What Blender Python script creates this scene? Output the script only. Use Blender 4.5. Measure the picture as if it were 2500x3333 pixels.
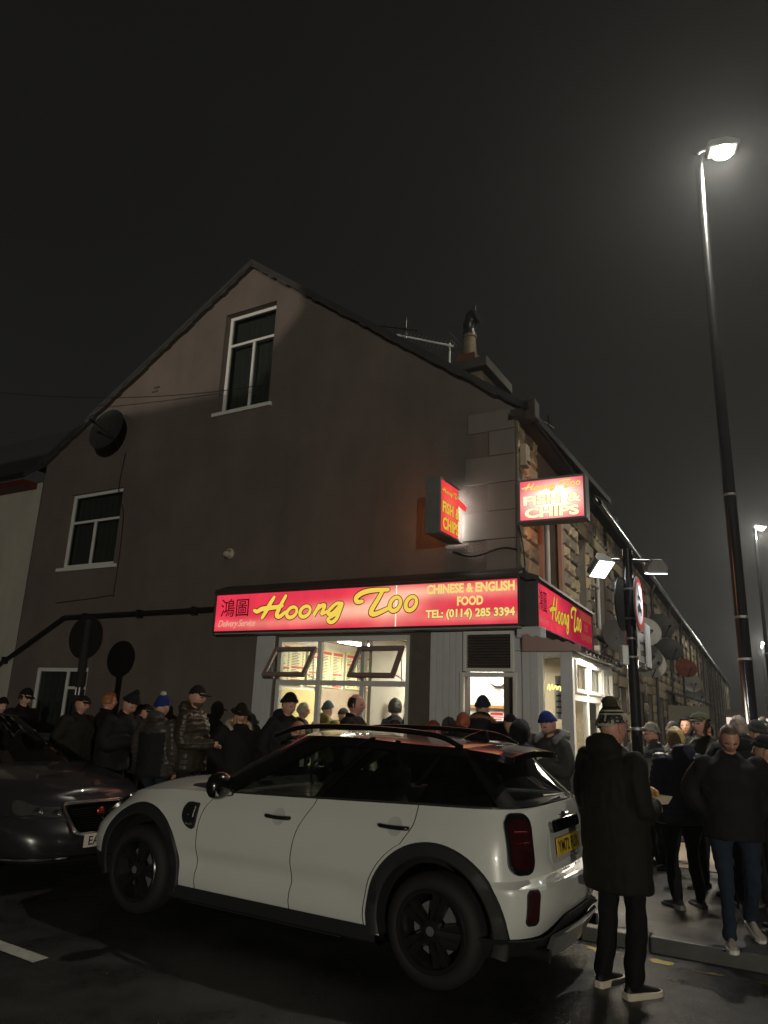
import bpy, bmesh, math, random
import numpy as np
from mathutils import Vector, Matrix, noise
from mathutils.bvhtree import BVHTree
R = math.radians
rnd = random.Random(7)
for o in list(bpy.data.objects): bpy.data.objects.remove(o)
SC = bpy.context.scene
COL = SC.collection

# ------------------------------------------------------------------ camera
cam_d = bpy.data.cameras.new('camera'); cam = bpy.data.objects.new('camera', cam_d); COL.objects.link(cam)
cam_d.sensor_fit = 'VERTICAL'; cam_d.sensor_height = 36; cam_d.lens = 25.38
cam_d.clip_start = 0.05; cam_d.clip_end = 900
pit, rol = math.atan(645/2350), R(2.15)
F_ = Vector((0, math.cos(pit), math.sin(pit))); U_ = Vector((0, -math.sin(pit), math.cos(pit))); R_ = Vector((1, 0, 0))
rt = R_*math.cos(rol) + U_*math.sin(rol); up = -R_*math.sin(rol) + U_*math.cos(rol)
M = Matrix((rt, up, -F_)).transposed().to_4x4(); M.translation = (0, 0, 1.65)
cam.matrix_world = M
SC.camera = cam

# ------------------------------------------------------------------ night sky, exposure
W = bpy.data.worlds.new('World'); SC.world = W; W.use_nodes = True
nt = W.node_tree; nt.nodes.clear()
out = nt.nodes.new('ShaderNodeOutputWorld'); bg = nt.nodes.new('ShaderNodeBackground')
tc = nt.nodes.new('ShaderNodeTexCoord'); sp = nt.nodes.new('ShaderNodeSeparateXYZ')
nt.links.new(tc.outputs['Generated'], sp.inputs[0])
cr = nt.nodes.new('ShaderNodeValToRGB'); e = cr.color_ramp.elements     # low cloud lit from below by the town
e[0].position = 0.0; e[0].color = (0.0165, 0.0160, 0.0152, 1)
e[1].position = 0.55; e[1].color = (0.0078, 0.0076, 0.0066, 1)
el = e.new(0.22); el.color = (0.0108, 0.0106, 0.0094, 1)
nz = nt.nodes.new('ShaderNodeTexNoise'); nz.inputs['Scale'].default_value = 1.6; nz.inputs['Detail'].default_value = 4
nt.links.new(tc.outputs['Generated'], nz.inputs['Vector'])
mr = nt.nodes.new('ShaderNodeMapRange'); mr.inputs[1].default_value = .25; mr.inputs[2].default_value = .75; mr.inputs[3].default_value = .8; mr.inputs[4].default_value = 1.25
nt.links.new(nz.outputs['Fac'], mr.inputs[0])
nt.links.new(sp.outputs['Z'], cr.inputs[0]); nt.links.new(cr.outputs[0], bg.inputs[0])
nt.links.new(mr.outputs[0], bg.inputs[1]); nt.links.new(bg.outputs[0], out.inputs[0])

SC.view_settings.view_transform = 'Standard'; SC.view_settings.look = 'None'
SC.view_settings.exposure = 0; SC.view_settings.gamma = 1; SC.view_settings.use_curve_mapping = False
SC.cycles.max_bounces = 7; SC.cycles.diffuse_bounces = 3; SC.cycles.glossy_bounces = 4; SC.cycles.transparent_max_bounces = 12
SC.cycles.sample_clamp_indirect = 4; SC.cycles.caustics_reflective = False; SC.cycles.caustics_refractive = False
SC.cycles.use_denoising = True

# ------------------------------------------------------------------ frames
Av = Vector((-0.8660254, 0.5, 0)); Nin = Vector((0.5, 0.8660254, 0)); RV = -Av
C0 = Vector((1.779, 9.365, 0))
B_ = Vector((math.sin(R(27)), math.cos(R(27)), 0)); BI = Vector((-B_.y, B_.x, 0))
def frame(x, y, o):
    m = Matrix((x, y, Vector((0, 0, 1)))).transposed().to_4x4(); m.translation = o; return m
GM = frame(RV, Nin, C0)          # gable frame: x to the right along the gable, y into the wall
SM = frame(B_, BI, C0)           # side-street frame: x along the terrace, y into the houses
def gw(u, y, z=0): return GM @ Vector((u, y, z))
def sw(s, y, z=0): return SM @ Vector((s, y, z))
def ain(al, i, z=0): return Av*al + Nin*i + Vector((0, 0, z))

# ------------------------------------------------------------------ materials
MATS = {}
def mat(name, col=(.5, .5, .5), rough=.6, metal=0, var=0, vscale=6, bump=0, bscale=60, emit=None, estr=0, coat=0, spec=None, sheen=0, detail=6, rvar=0, bdist=.004):
    if name in MATS: return MATS[name]
    m = bpy.data.materials.new(name); m.use_nodes = True; n = m.node_tree; p = n.nodes['Principled BSDF']
    p.inputs['Base Color'].default_value = (*col, 1); p.inputs['Roughness'].default_value = rough; p.inputs['Metallic'].default_value = metal
    if coat: p.inputs['Coat Weight'].default_value = coat; p.inputs['Coat Roughness'].default_value = .03
    if spec is not None: p.inputs['Specular IOR Level'].default_value = spec
    if sheen: p.inputs['Sheen Weight'].default_value = sheen
    t = n.nodes.new('ShaderNodeTexCoord')
    if var or rvar:
        z = n.nodes.new('ShaderNodeTexNoise'); z.inputs['Scale'].default_value = vscale; z.inputs['Detail'].default_value = detail; z.inputs['Roughness'].default_value = .65
        n.links.new(t.outputs['Object'], z.inputs['Vector'])
        if var:
            a = n.nodes.new('ShaderNodeMapRange'); a.inputs[1].default_value = .25; a.inputs[2].default_value = .75
            a.inputs[3].default_value = 1-var; a.inputs[4].default_value = 1+var
            n.links.new(z.outputs['Fac'], a.inputs[0])
            x = n.nodes.new('ShaderNodeVectorMath'); x.operation = 'SCALE'; x.inputs[0].default_value = col
            n.links.new(a.outputs[0], x.inputs['Scale']); n.links.new(x.outputs[0], p.inputs['Base Color'])
        if rvar:
            a = n.nodes.new('ShaderNodeMapRange'); a.inputs[1].default_value = .3; a.inputs[2].default_value = .7
            a.inputs[3].default_value = max(.03, rough-rvar); a.inputs[4].default_value = min(1, rough+rvar)
            n.links.new(z.outputs['Fac'], a.inputs[0]); n.links.new(a.outputs[0], p.inputs['Roughness'])
    if bump:
        z = n.nodes.new('ShaderNodeTexNoise'); z.inputs['Scale'].default_value = bscale; z.inputs['Detail'].default_value = 5
        n.links.new(t.outputs['Object'], z.inputs['Vector'])
        b = n.nodes.new('ShaderNodeBump'); b.inputs['Strength'].default_value = bump; b.inputs['Distance'].default_value = bdist
        n.links.new(z.outputs['Fac'], b.inputs['Height']); n.links.new(b.outputs[0], p.inputs['Normal'])
    if emit: p.inputs['Emission Color'].default_value = (*emit, 1); p.inputs['Emission Strength'].default_value = estr
    MATS[name] = m; return m
def emis(name, col=(1, 1, 1), s=1):
    if name in MATS: return MATS[name]
    m = bpy.data.materials.new(name); m.use_nodes = True; n = m.node_tree; n.nodes.clear()
    o = n.nodes.new('ShaderNodeOutputMaterial'); e = n.nodes.new('ShaderNodeEmission'); e.inputs[0].default_value = (*col, 1); e.inputs[1].default_value = s
    n.links.new(e.outputs[0], o.inputs[0]); MATS[name] = m; return m
def glass(name, tint=(.8, .85, .82), refl=.08, rough=.02):
    if name in MATS: return MATS[name]
    m = bpy.data.materials.new(name); m.use_nodes = True; n = m.node_tree; n.nodes.clear()
    o = n.nodes.new('ShaderNodeOutputMaterial'); mx = n.nodes.new('ShaderNodeMixShader'); t = n.nodes.new('ShaderNodeBsdfTransparent'); g = n.nodes.new('ShaderNodeBsdfGlossy')
    fr = n.nodes.new('ShaderNodeFresnel'); fr.inputs[0].default_value = 1.5
    ad = n.nodes.new('ShaderNodeMath'); ad.operation = 'ADD'; ad.inputs[1].default_value = refl-.04; ad.use_clamp = True
    t.inputs[0].default_value = (*tint, 1); g.inputs[1].default_value = rough
    ge = n.nodes.new('ShaderNodeNewGeometry'); ml = n.nodes.new('ShaderNodeMath'); ml.operation = 'SUBTRACT'; ml.use_clamp = True      # no total reflection on the way out of a pane
    n.links.new(fr.outputs[0], ad.inputs[0]); n.links.new(ad.outputs[0], ml.inputs[0]); n.links.new(ge.outputs['Backfacing'], ml.inputs[1]); n.links.new(ml.outputs[0], mx.inputs[0]); n.links.new(t.outputs[0], mx.inputs[1]); n.links.new(g.outputs[0], mx.inputs[2]); n.links.new(mx.outputs[0], o.inputs[0])
    MATS[name] = m; return m

# ------------------------------------------------------------------ scratch scene for evaluating text and remeshing
TMP = bpy.data.scenes.new('scratch'); TVL = TMP.view_layers[0]
def evaluated(ob):
    TMP.collection.objects.link(ob); TVL.update()
    me = bpy.data.meshes.new_from_object(ob.evaluated_get(TVL.depsgraph))
    TMP.collection.objects.unlink(ob)
    return me

# ------------------------------------------------------------------ object helpers
def tag(o, label=None, cat=None, group=None, kind=None):
    if label: o['label'] = label
    if cat: o['category'] = cat
    if group: o['group'] = group
    if kind: o['kind'] = kind
    return o
def empty(name, m=None, parent=None):
    o = bpy.data.objects.new(name, None); o.empty_display_size = .2; COL.objects.link(o)
    if parent: o.parent = parent
    if m is not None: o.matrix_local = m if isinstance(m, Matrix) else Matrix.Translation(m)
    return o
def link(name, me, parent=None, m=None):
    o = bpy.data.objects.new(name, me); COL.objects.link(o)
    if parent: o.parent = parent
    if m is not None: o.matrix_local = m if isinstance(m, Matrix) else Matrix.Translation(m)
    return o
def smooth(me, ang=40):
    bm = bmesh.new(); bm.from_mesh(me)
    for f in bm.faces: f.smooth = True
    c = math.cos(R(ang))
    for ed in bm.edges:
        ed.smooth = not (len(ed.link_faces) != 2 or ed.link_faces[0].normal.dot(ed.link_faces[1].normal) < c)
    bm.to_mesh(me); bm.free(); return me
class MB:
    def __init__(s): s.v = []; s.f = []; s.mi = []
    def quad(s, a, b, c, d, m=0): s.poly([a, b, c, d], m); return s
    def poly(s, pts, m=0):
        k = len(s.v); s.v += [tuple(p) for p in pts]; s.f.append(tuple(range(k, k+len(pts)))); s.mi.append(m); return s
    def box(s, x0, x1, y0, y1, z0, z1, m=0, M=None):
        k = len(s.v); P = [(x, y, z) for z in (z0, z1) for y in (y0, y1) for x in (x0, x1)]
        if M is not None: P = [tuple(M @ Vector(p)) for p in P]
        s.v += P
        for f in ((0, 2, 3, 1), (4, 5, 7, 6), (0, 1, 5, 4), (2, 6, 7, 3), (0, 4, 6, 2), (1, 3, 7, 5)):
            s.f.append(tuple(k+i for i in f)); s.mi.append(m)
        return s
    def prism(s, pts, y0, y1, m=0, ax='y'):
        k = len(s.v); n = len(pts)
        T = {'y': lambda p, d: (p[0], d, p[1]), 'x': lambda p, d: (d, p[0], p[1]), 'z': lambda p, d: (p[0], p[1], d)}[ax]
        s.v += [T(p, y0) for p in pts] + [T(p, y1) for p in pts]
        s.f.append(tuple(range(k, k+n))[::-1]); s.f.append(tuple(range(k+n, k+2*n))); s.mi += [m, m]
        for i in range(n):
            j = (i+1) % n; s.f.append((k+i, k+j, k+n+j, k+n+i)); s.mi.append(m)
        return s
    def tube(s, pts, r, n=8, m=0, cap=True):
        P = [Vector(p) for p in pts]; k0 = len(s.v); rr = r if hasattr(r, '__len__') else [r]*len(P)
        for i, p in enumerate(P):
            d = (P[min(i+1, len(P)-1)]-P[max(i-1, 0)]).normalized()
            a = d.orthogonal().normalized() if i == 0 else (a - d*a.dot(d)).normalized()
            b = d.cross(a)
            for j in range(n):
                t = 2*math.pi*j/n; s.v.append(tuple(p + (a*math.cos(t)+b*math.sin(t))*rr[i]))
        for i in range(len(P)-1):
            for j in range(n):
                q = (j+1) % n; s.f.append((k0+i*n+j, k0+i*n+q, k0+(i+1)*n+q, k0+(i+1)*n+j)); s.mi.append(m)
        if cap:
            s.f.append(tuple(k0+j for j in range(n))[::-1]); s.f.append(tuple(k0+(len(P)-1)*n+j for j in range(n))); s.mi += [m, m]
        return s
    def lathe(s, prof, n=24, m=0, M=None, a0=0, a1=2*math.pi):     # prof: (r, h) about local z
        k0 = len(s.v); full = abs(a1-a0-2*math.pi) < 1e-6; N = n if full else n+1
        for j in range(N):
            t = a0+(a1-a0)*j/n
            for r, h in prof:
                p = Vector((r*math.cos(t), r*math.sin(t), h)); s.v.append(tuple(M @ p if M is not None else p))
        L = len(prof)
        for j in range(n):
            q = (j+1) % N
            for i in range(L-1):
                s.f.append((k0+j*L+i, k0+q*L+i, k0+q*L+i+1, k0+j*L+i+1)); s.mi.append(m)
        return s
    def grid(s, rows, m=0, close=False):
        k0 = len(s.v); n = len(rows[0])
        for r in rows: s.v += [tuple(p) for p in r]
        for i in range(len(rows)-1):
            for j in range(n if close else n-1):
                q = (j+1) % n
                s.f.append((k0+i*n+j, k0+i*n+q, k0+(i+1)*n+q, k0+(i+1)*n+j)); s.mi.append(m)
        return s
    def mesh(s, name, mats, sm=None, weld=False):
        me = bpy.data.meshes.new(name); me.from_pydata(s.v, [], s.f)
        for x in (mats if isinstance(mats, (list, tuple)) else [mats]): me.materials.append(x)
        me.polygons.foreach_set('material_index', s.mi)
        bm = bmesh.new(); bm.from_mesh(me)
        if weld: bmesh.ops.remove_doubles(bm, verts=bm.verts, dist=1e-4)
        bmesh.ops.recalc_face_normals(bm, faces=bm.faces); bm.to_mesh(me); bm.free()
        if sm: smooth(me, sm)
        return me
    def build(s, name, mats, parent=None, sm=None, M=None, bevel=0, weld=False):
        o = link(name, s.mesh(name, mats, sm, weld), parent, M)
        if bevel:
            b = o.modifiers.new('b', 'BEVEL'); b.width = bevel; b.segments = 2; b.limit_method = 'ANGLE'; b.angle_limit = R(40)
        return o
def box(name, m, parent, x0, x1, y0, y1, z0, z1, bevel=0, M=None): return MB().box(x0, x1, y0, y1, z0, z1).build(name, m, parent, bevel=bevel, M=M)

def catmull(P, k=5, closed=False):
    P = [Vector(p) for p in P]; n = len(P); outp = []
    for i in range(n if closed else n-1):
        p1, p2 = P[i], P[(i+1) % n]
        p0 = P[i-1] if (i > 0 or closed) else p1*2-p2
        p3 = P[(i+2) % n] if (i+2 < n or closed) else p2*2-p1
        for j in range(k):
            t = j/k; outp.append(.5*((2*p1)+(p2-p0)*t+(2*p0-5*p1+4*p2-p3)*t*t+(3*p1-p0-3*p2+p3)*t**3))
    if not closed: outp.append(P[-1])
    return outp

_tc = {}
def text_mesh(body, bold=0, shear=0, space=1):
    key = (body, bold, shear, space)
    if key not in _tc:
        cu = bpy.data.curves.new('lettering', 'FONT'); cu.body = body; cu.size = 1; cu.offset = bold; cu.shear = shear; cu.space_character = space; cu.resolution_u = 3
        ob = bpy.data.objects.new('lettering', cu); me = evaluated(ob)
        v = np.empty(len(me.vertices)*3); me.vertices.foreach_get('co', v); v = v.reshape(-1, 3)
        _tc[key] = (v, [tuple(p.vertices) for p in me.polygons]); bpy.data.objects.remove(ob)
    return _tc[key]
def text(name, body, m, parent, x0, x1, z0, z1, y=0, bold=0, shear=0, M=None, space=1, thick=0, ref=None):
    """lettering fitted to the box x0..x1, z0..z1 in the plane y, facing -y"""
    v, f = text_mesh(body, bold, shear, space)
    r = text_mesh(body, ref, shear, space)[0] if ref is not None else v
    lo, hi = r.min(0), r.max(0)
    X = x0+(v[:, 0]-lo[0])/(hi[0]-lo[0])*(x1-x0); Z = z0+(v[:, 1]-lo[1])/(hi[1]-lo[1])*(z1-z0)
    me = bpy.data.meshes.new(name); me.from_pydata([(a, y, b) for a, b in zip(X, Z)], [], f); me.materials.append(m)
    return link(name, me, parent, M)
# ------------------------------------------------------------------ materials used in many places
asphalt = mat('wet asphalt', (.036, .036, .036), .42, var=.45, vscale=1.6, bump=.8, bscale=130, rvar=.26, bdist=.009)
paving = mat('damp footway asphalt', (.060, .058, .056), .46, var=.5, vscale=1.5, bump=.6, bscale=110, rvar=.28, bdist=.006)
kerbm = mat('kerb concrete', (.085, .083, .078), .5, var=.3, vscale=5, bump=.4, bscale=70)
render_m = mat('grey brown render', (.128, .104, .092), .9, var=.26, vscale=.6, bump=.9, bscale=60, bdist=.016, detail=9)
def streaks(m, lo=.86, hi=1.06, sx=1.7, sz=.30):            # rain streaks and grime runs down the render
    n = m.node_tree; p = n.nodes['Principled BSDF']; src = p.inputs['Base Color'].links[0].from_socket
    t = n.nodes.new('ShaderNodeTexCoord'); mp = n.nodes.new('ShaderNodeMapping'); mp.inputs['Scale'].default_value = (sx, sx, sz); n.links.new(t.outputs['Object'], mp.inputs[0])
    z = n.nodes.new('ShaderNodeTexNoise'); z.inputs['Scale'].default_value = 1; z.inputs['Detail'].default_value = 7; z.inputs['Roughness'].default_value = .7; n.links.new(mp.outputs[0], z.inputs['Vector'])
    a = n.nodes.new('ShaderNodeMapRange'); a.inputs[1].default_value = .3; a.inputs[2].default_value = .65; a.inputs[3].default_value = lo; a.inputs[4].default_value = hi; n.links.new(z.outputs['Fac'], a.inputs[0])
    x = n.nodes.new('ShaderNodeVectorMath'); x.operation = 'SCALE'; n.links.new(src, x.inputs[0]); n.links.new(a.outputs[0], x.inputs['Scale']); n.links.new(x.outputs[0], p.inputs['Base Color'])
streaks(render_m)
render_p = mat('pale render', (.40, .375, .33), .9, var=.12, vscale=.9, bump=.6, bscale=80, bdist=.01)
streaks(render_p)
quoin_m = mat('quoin render', (.15, .135, .122), .85, var=.12, vscale=2, bump=.4, bscale=90)
upvc = mat('white window plastic', (.62, .62, .60), .35, var=.06, vscale=3)
cladw = mat('white boarding', (.50, .51, .52), .5, var=.10, vscale=2.5, bump=.15, bscale=30)
darkglass = mat('dark window glass', (.012, .013, .014), .04, spec=.6)
curt = mat('net curtain', (.24, .24, .23), .9, var=.2, vscale=14)
slate = mat('roof slate', (.03, .03, .032), .6, var=.3, vscale=8, bump=.5, bscale=25)
gutter_m = mat('black gutter', (.012, .012, .012), .35)
darkred = mat('dark red paint', (.08, .012, .010), .55, var=.2)
black_p = mat('black paint', (.010, .010, .010), .35)
blackgl = mat('black gloss pole', (.012, .012, .013), .22, coat=.5)
steel = mat('galvanised steel', (.35, .36, .36), .4, metal=.7, var=.15)
alu = mat('aluminium', (.75, .75, .75), .25, metal=1)
stone_ms = [mat('sandstone %s' % n, c, .9, var=.28, vscale=5, bump=.9, bscale=28, bdist=.02) for n, c in
            (('buff', (.40, .315, .20)), ('sooty', (.15, .125, .095)), ('grey', (.26, .22, .165)), ('pale', (.46, .37, .235)))]
mortar_m = mat('mortar', (.13, .11, .09), .95, var=.2, bump=.4)
greyplas = mat('grey sheet metal', (.16, .16, .155), .5, var=.1)
sash_tint_m = mat('reflection toned sash frame', (.23, .17, .155), .45, var=.2, vscale=20)  # white sashes; their dull reddish reflection is put into this colour
brickred = mat('terracotta', (.10, .035, .022), .85, var=.2)

# ------------------------------------------------------------------ ground
gr = MB()
n = 24
gx = [-300, -120, -60, -30, -16] + list(np.linspace(-12, 12, 25)) + [16, 30, 60, 120, 400]
gy = [-120, -60, -30, -15] + list(np.linspace(-4, 14, 19)) + [20, 30, 60, 120, 500]
gr.grid([[(x, y, 0) for x in gx] for y in gy])
road = gr.build('road', asphalt); tag(road, kind='structure')
KY = -2.78                                        # kerb face, in the gable frame
pav = empty('pavement', GM); tag(pav, kind='structure')
pm = MB()
pm.poly([(-22, KY+.14, .1), (9.5, KY+.14, .1), (9.5, 2.2, .1), (-22, 2.2, .1)]); pm.build('footway', paving, pav)
x = -20.0; kb = {}
while x < 9:
    w = .915
    if 'm' not in kb:
        kb['m'] = link('kerb_stone', MB().box(0, w-.012, 0, .139, -.12, .101).mesh('kerb_stone', kerbm), pav)
        b = kb['m'].modifiers.new('b', 'BEVEL'); b.width = .014; b.segments = 2; k = kb['m']
    else:
        k = kb['m'].copy(); COL.objects.link(k)
    k.location = (x, KY+rnd.uniform(-.006, .006), rnd.uniform(-.006, .006)); k.rotation_euler = (0, 0, R(rnd.uniform(-.4, .4)))
    x += w
sf = MB().box(1.2, 120, -1.9, 6, -.3, .098).build('side_footway', paving, None, M=SM); tag(sf, kind='structure')
# road markings: sheets above the asphalt, worn to broken patches
def markmat(name, col, thr):
    m = mat(name, col, .55, var=.25, vscale=9); n = m.node_tree; p = n.nodes['Principled BSDF']
    t = n.nodes.new('ShaderNodeTexCoord'); z = n.nodes.new('ShaderNodeTexNoise'); z.inputs['Scale'].default_value = 7; z.inputs['Detail'].default_value = 8
    n.links.new(t.outputs['Object'], z.inputs['Vector'])
    g = n.nodes.new('ShaderNodeMath'); g.operation = 'GREATER_THAN'; g.inputs[1].default_value = thr
    n.links.new(z.outputs['Fac'], g.inputs[0]); n.links.new(g.outputs[0], p.inputs['Alpha']); return m
yl = markmat('worn yellow paint', (.42, .31, .03), .52); wl = markmat('worn white paint', (.55, .55, .5), .36)
mk = empty('yellow_line', GM); tag(mk, kind='structure')
for k, (x0, x1) in enumerate([(-7.5, -5.2), (-4.6, -2.1), (1.35, 1.72), (1.75, 2.15), (2.28, 2.85), (3.3, 4.8)]):
    x0, x1 = x0-.0, x1
    q = MB(); N = 10; rr = random.Random(k)
    top = [(x0+(x1-x0)*i/N, KY-.15+rr.uniform(-.012, .012), .004) for i in range(N+1)]; bot = [(x0+(x1-x0)*i/N, KY-.25+rr.uniform(-.015, .015), .004) for i in range(N+1)]
    q.grid([bot, top]); q.build('painted_dash', yl, mk)
wm = MB(); wm.quad((-2.95, 5.80, .004), (-2.15, 5.27, .004), (-2.09, 5.37, .004), (-2.89, 5.90, .004))
w_o = wm.build('white_dash', wl); tag(w_o, kind='structure')

# ------------------------------------------------------------------ walls with real openings
def wall_open(mb, xs, top, z0, ops, y=0, depth=.12, m=0, mrev=0):
    """front face in the plane y between xs[0]..xs[-1]; top(x) piecewise linear with knots in xs; ops = (x0,x1,z0,z1)"""
    X = sorted(set(list(xs)+[o[0] for o in ops]+[o[1] for o in ops])); X = [v for v in X if xs[0]-1e-6 <= v <= xs[-1]+1e-6]
    for a, b in zip(X[:-1], X[1:]):
        mid = (a+b)/2; cur = z0
        for o in sorted([o for o in ops if o[0]-1e-6 <= mid <= o[1]+1e-6], key=lambda o: o[2]):
            if o[2] > cur+1e-6: mb.quad((a, y, cur), (b, y, cur), (b, y, o[2]), (a, y, o[2]), m)
            cur = o[3]
        mb.quad((a, y, cur), (b, y, cur), (b, y, top(b)), (a, y, top(a)), m)
    for x0, x1, a, b in ops:
        for p, q in (((x0, a), (x1, a)), ((x1, a), (x1, b)), ((x1, b), (x0, b)), ((x0, b), (x0, a))):
            mb.quad((p[0], y, p[1]), (q[0], y, q[1]), (q[0], y+depth, q[1]), (p[0], y+depth, p[1]), mrev)
    return mb
def frame_mb(x0, x1, z0, z1, w=.06, y0=0, y1=.06, vs=(), hs=(), bw=.05):
    """window frame: outer ring plus vertical bars (x, z0, z1) and horizontal bars (z, x0, x1), butted"""
    f = MB(); f.box(x0, x0+w, y0, y1, z0, z1).box(x1-w, x1, y0, y1, z0, z1).box(x0+w, x1-w, y0, y1, z0, z0+w).box(x0+w, x1-w, y0, y1, z1-w, z1)
    for z, a, b in hs: f.box(a, b, y0+.004, y1-.004, z-bw/2, z+bw/2)
    for x_, a, b in vs: f.box(x_-bw/2, x_+bw/2, y0+.002, y1-.002, a, b)
    return f
def window(parent, x0, x1, z0, z1, y=.08, transom=None, mull=None, name='window', glassm=None, curtain=True, sill=None, frame=None, M=None):
    w = empty(name, M, parent)
    hs = [(transom, x0+.06, x1-.06)] if transom else []
    vs = [(mull, z0+.06, (transom-.025) if transom else z1-.06)] if mull else []
    frame_mb(x0, x1, z0, z1, .065, y, y+.06, vs, hs).build('frame', frame or upvc, w, bevel=.006)
    MB().box(x0+.05, x1-.05, y+.03, y+.036, z0+.05, z1-.05).build('pane', glassm or glass('house glass', (.55, .58, .56), .09), w)
    if curtain:
        c = MB(); N = 28
        c.grid([[(x0+.03+(x1-x0-.06)*i/N, y+.16+.02*math.sin(i*1.9+z), z) for i in range(N+1)] for z in (z0+.02, z1-.02)]); c.build('curtain', curt, w, sm=60)
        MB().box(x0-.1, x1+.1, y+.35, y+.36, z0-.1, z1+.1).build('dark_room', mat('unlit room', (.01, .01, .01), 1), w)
    if sill: MB().box(x0-sill, x1+sill, -.05, y, z0-.07, z0).build('sill', frame or upvc, w, bevel=.008)
    return w

# ------------------------------------------------------------------ corner takeaway: gable, roof, windows
shop = empty('corner_takeaway', GM)
tag(shop, 'rendered gable end corner takeaway with white boarded shopfront and lit windows', 'takeaway')
RL, RR_ = (-5.07, 9.6), (-10.31, 6.42)
def gtop(x): return 5.85+(9.6-5.85)*(-x/5.07) if x > -5.07 else 9.6+(6.42-9.6)*((-x-5.07)/(10.31-5.07))
gops = [(-5.64, -4.45, 6.72, 8.72), (-9.32, -7.84, 4.10, 5.60), (-9.6, -8.11, .95, 2.2), (-3.86, -1.56, .78, 2.68), (-.72, -.06, .1, 2.66)]
mb = MB(); wall_open(mb, [-10.31, -5.07, 0], gtop, 0, gops, 0, .16)
mb.build('gable_wall', render_m, shop)
window(shop, -5.64, -4.45, 6.72, 8.72, .13, 8.12, -5.02, sill=.08)
window(shop, -9.32, -7.84, 4.10, 5.60, .05, 5.02, -8.58, sill=.1)
w2 = empty('window', None, shop)
frame_mb(-9.6, -8.11, .95, 2.2, .07, .04, .1, [(-8.72, 1.02, 2.13)], [(1.84, -8.69, -8.18)]).build('frame', upvc, w2, bevel=.006)
MB().box(-9.55, -8.16, .07, .076, 1.0, 2.15).build('pane', glass('house glass'), w2)
c = MB(); c.grid([[(-9.57+1.43*i/30, .2+.02*math.sin(i*1.9), z) for i in range(31)] for z in (.97, 2.18)]); c.build('curtain', curt, w2, sm=60)
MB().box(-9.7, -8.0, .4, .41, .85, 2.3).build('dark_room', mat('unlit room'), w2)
MB().box(-9.66, -8.05, -.05, .04, .87, .95).build('sill', upvc, w2, bevel=.008)
# street-side wall (in the side-street frame, as children of the shop)
SG = GM.inverted() @ SM
SHW = 4.9
sops = [(1.22, 2.62, 3.50, 5.02), (4.0, 4.62, 3.46, 4.95), (.12, 2.9, .1, 2.45)]
mb = MB(); wall_open(mb, [0, SHW], lambda x: 5.7, 0, sops, 0.03, .2); mb.build('street_wall', mortar_m, shop, M=SG)
# rooms inside the upper floors stay closed
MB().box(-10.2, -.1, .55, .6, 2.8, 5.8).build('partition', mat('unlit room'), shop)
window(shop, 1.34, 2.50, 3.52, 5.0, .16, None, 1.92, M=SG)
frame_mb(1.22, 2.62, 3.42, 5.12, .14, -.04, .03).build('window_surround', mat('painted surround', (.33, .19, .14), .8, var=.1), shop, M=SG, bevel=.01)
window(shop, 4.0, 4.62, 3.46, 4.95, .14, 4.35, None, sill=.06, M=SG)
# rock-faced stones of the street wall, every one its own block
def stone_variants(nv=7):
    outm = []
    for k in range(nv):
        rr = random.Random(50+k); N, Mz = 6, 4; rows = []
        for j in range(Mz+1):
            row = []
            for i in range(N+1):
                x_, z_ = i/N, j/Mz; ed = (i in (0, N)) or (j in (0, Mz))
                d = 0 if ed else -(.016+.024*rr.random())
                row.append((x_ if ed else .5+(x_-.5)*1.28+rr.uniform(-.03, .03), d, z_ if ed else .5+(z_-.5)*1.55+rr.uniform(-.03, .03)))
            rows.append(row)
        q = MB(); q.grid(rows)
        for a, b in (((0, 0, 0), (1, 0, 0)), ((1, 0, 0), (1, 0, 1)), ((1, 0, 1), (0, 0, 1)), ((0, 0, 1), (0, 0, 0))):
            q.quad(a, b, (b[0], .06, b[2]), (a[0], .06, a[2]))
        outm.append([q.mesh('stone', sm_, None, weld=True) for sm_ in stone_ms])
    return outm
STV = stone_variants()
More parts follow.
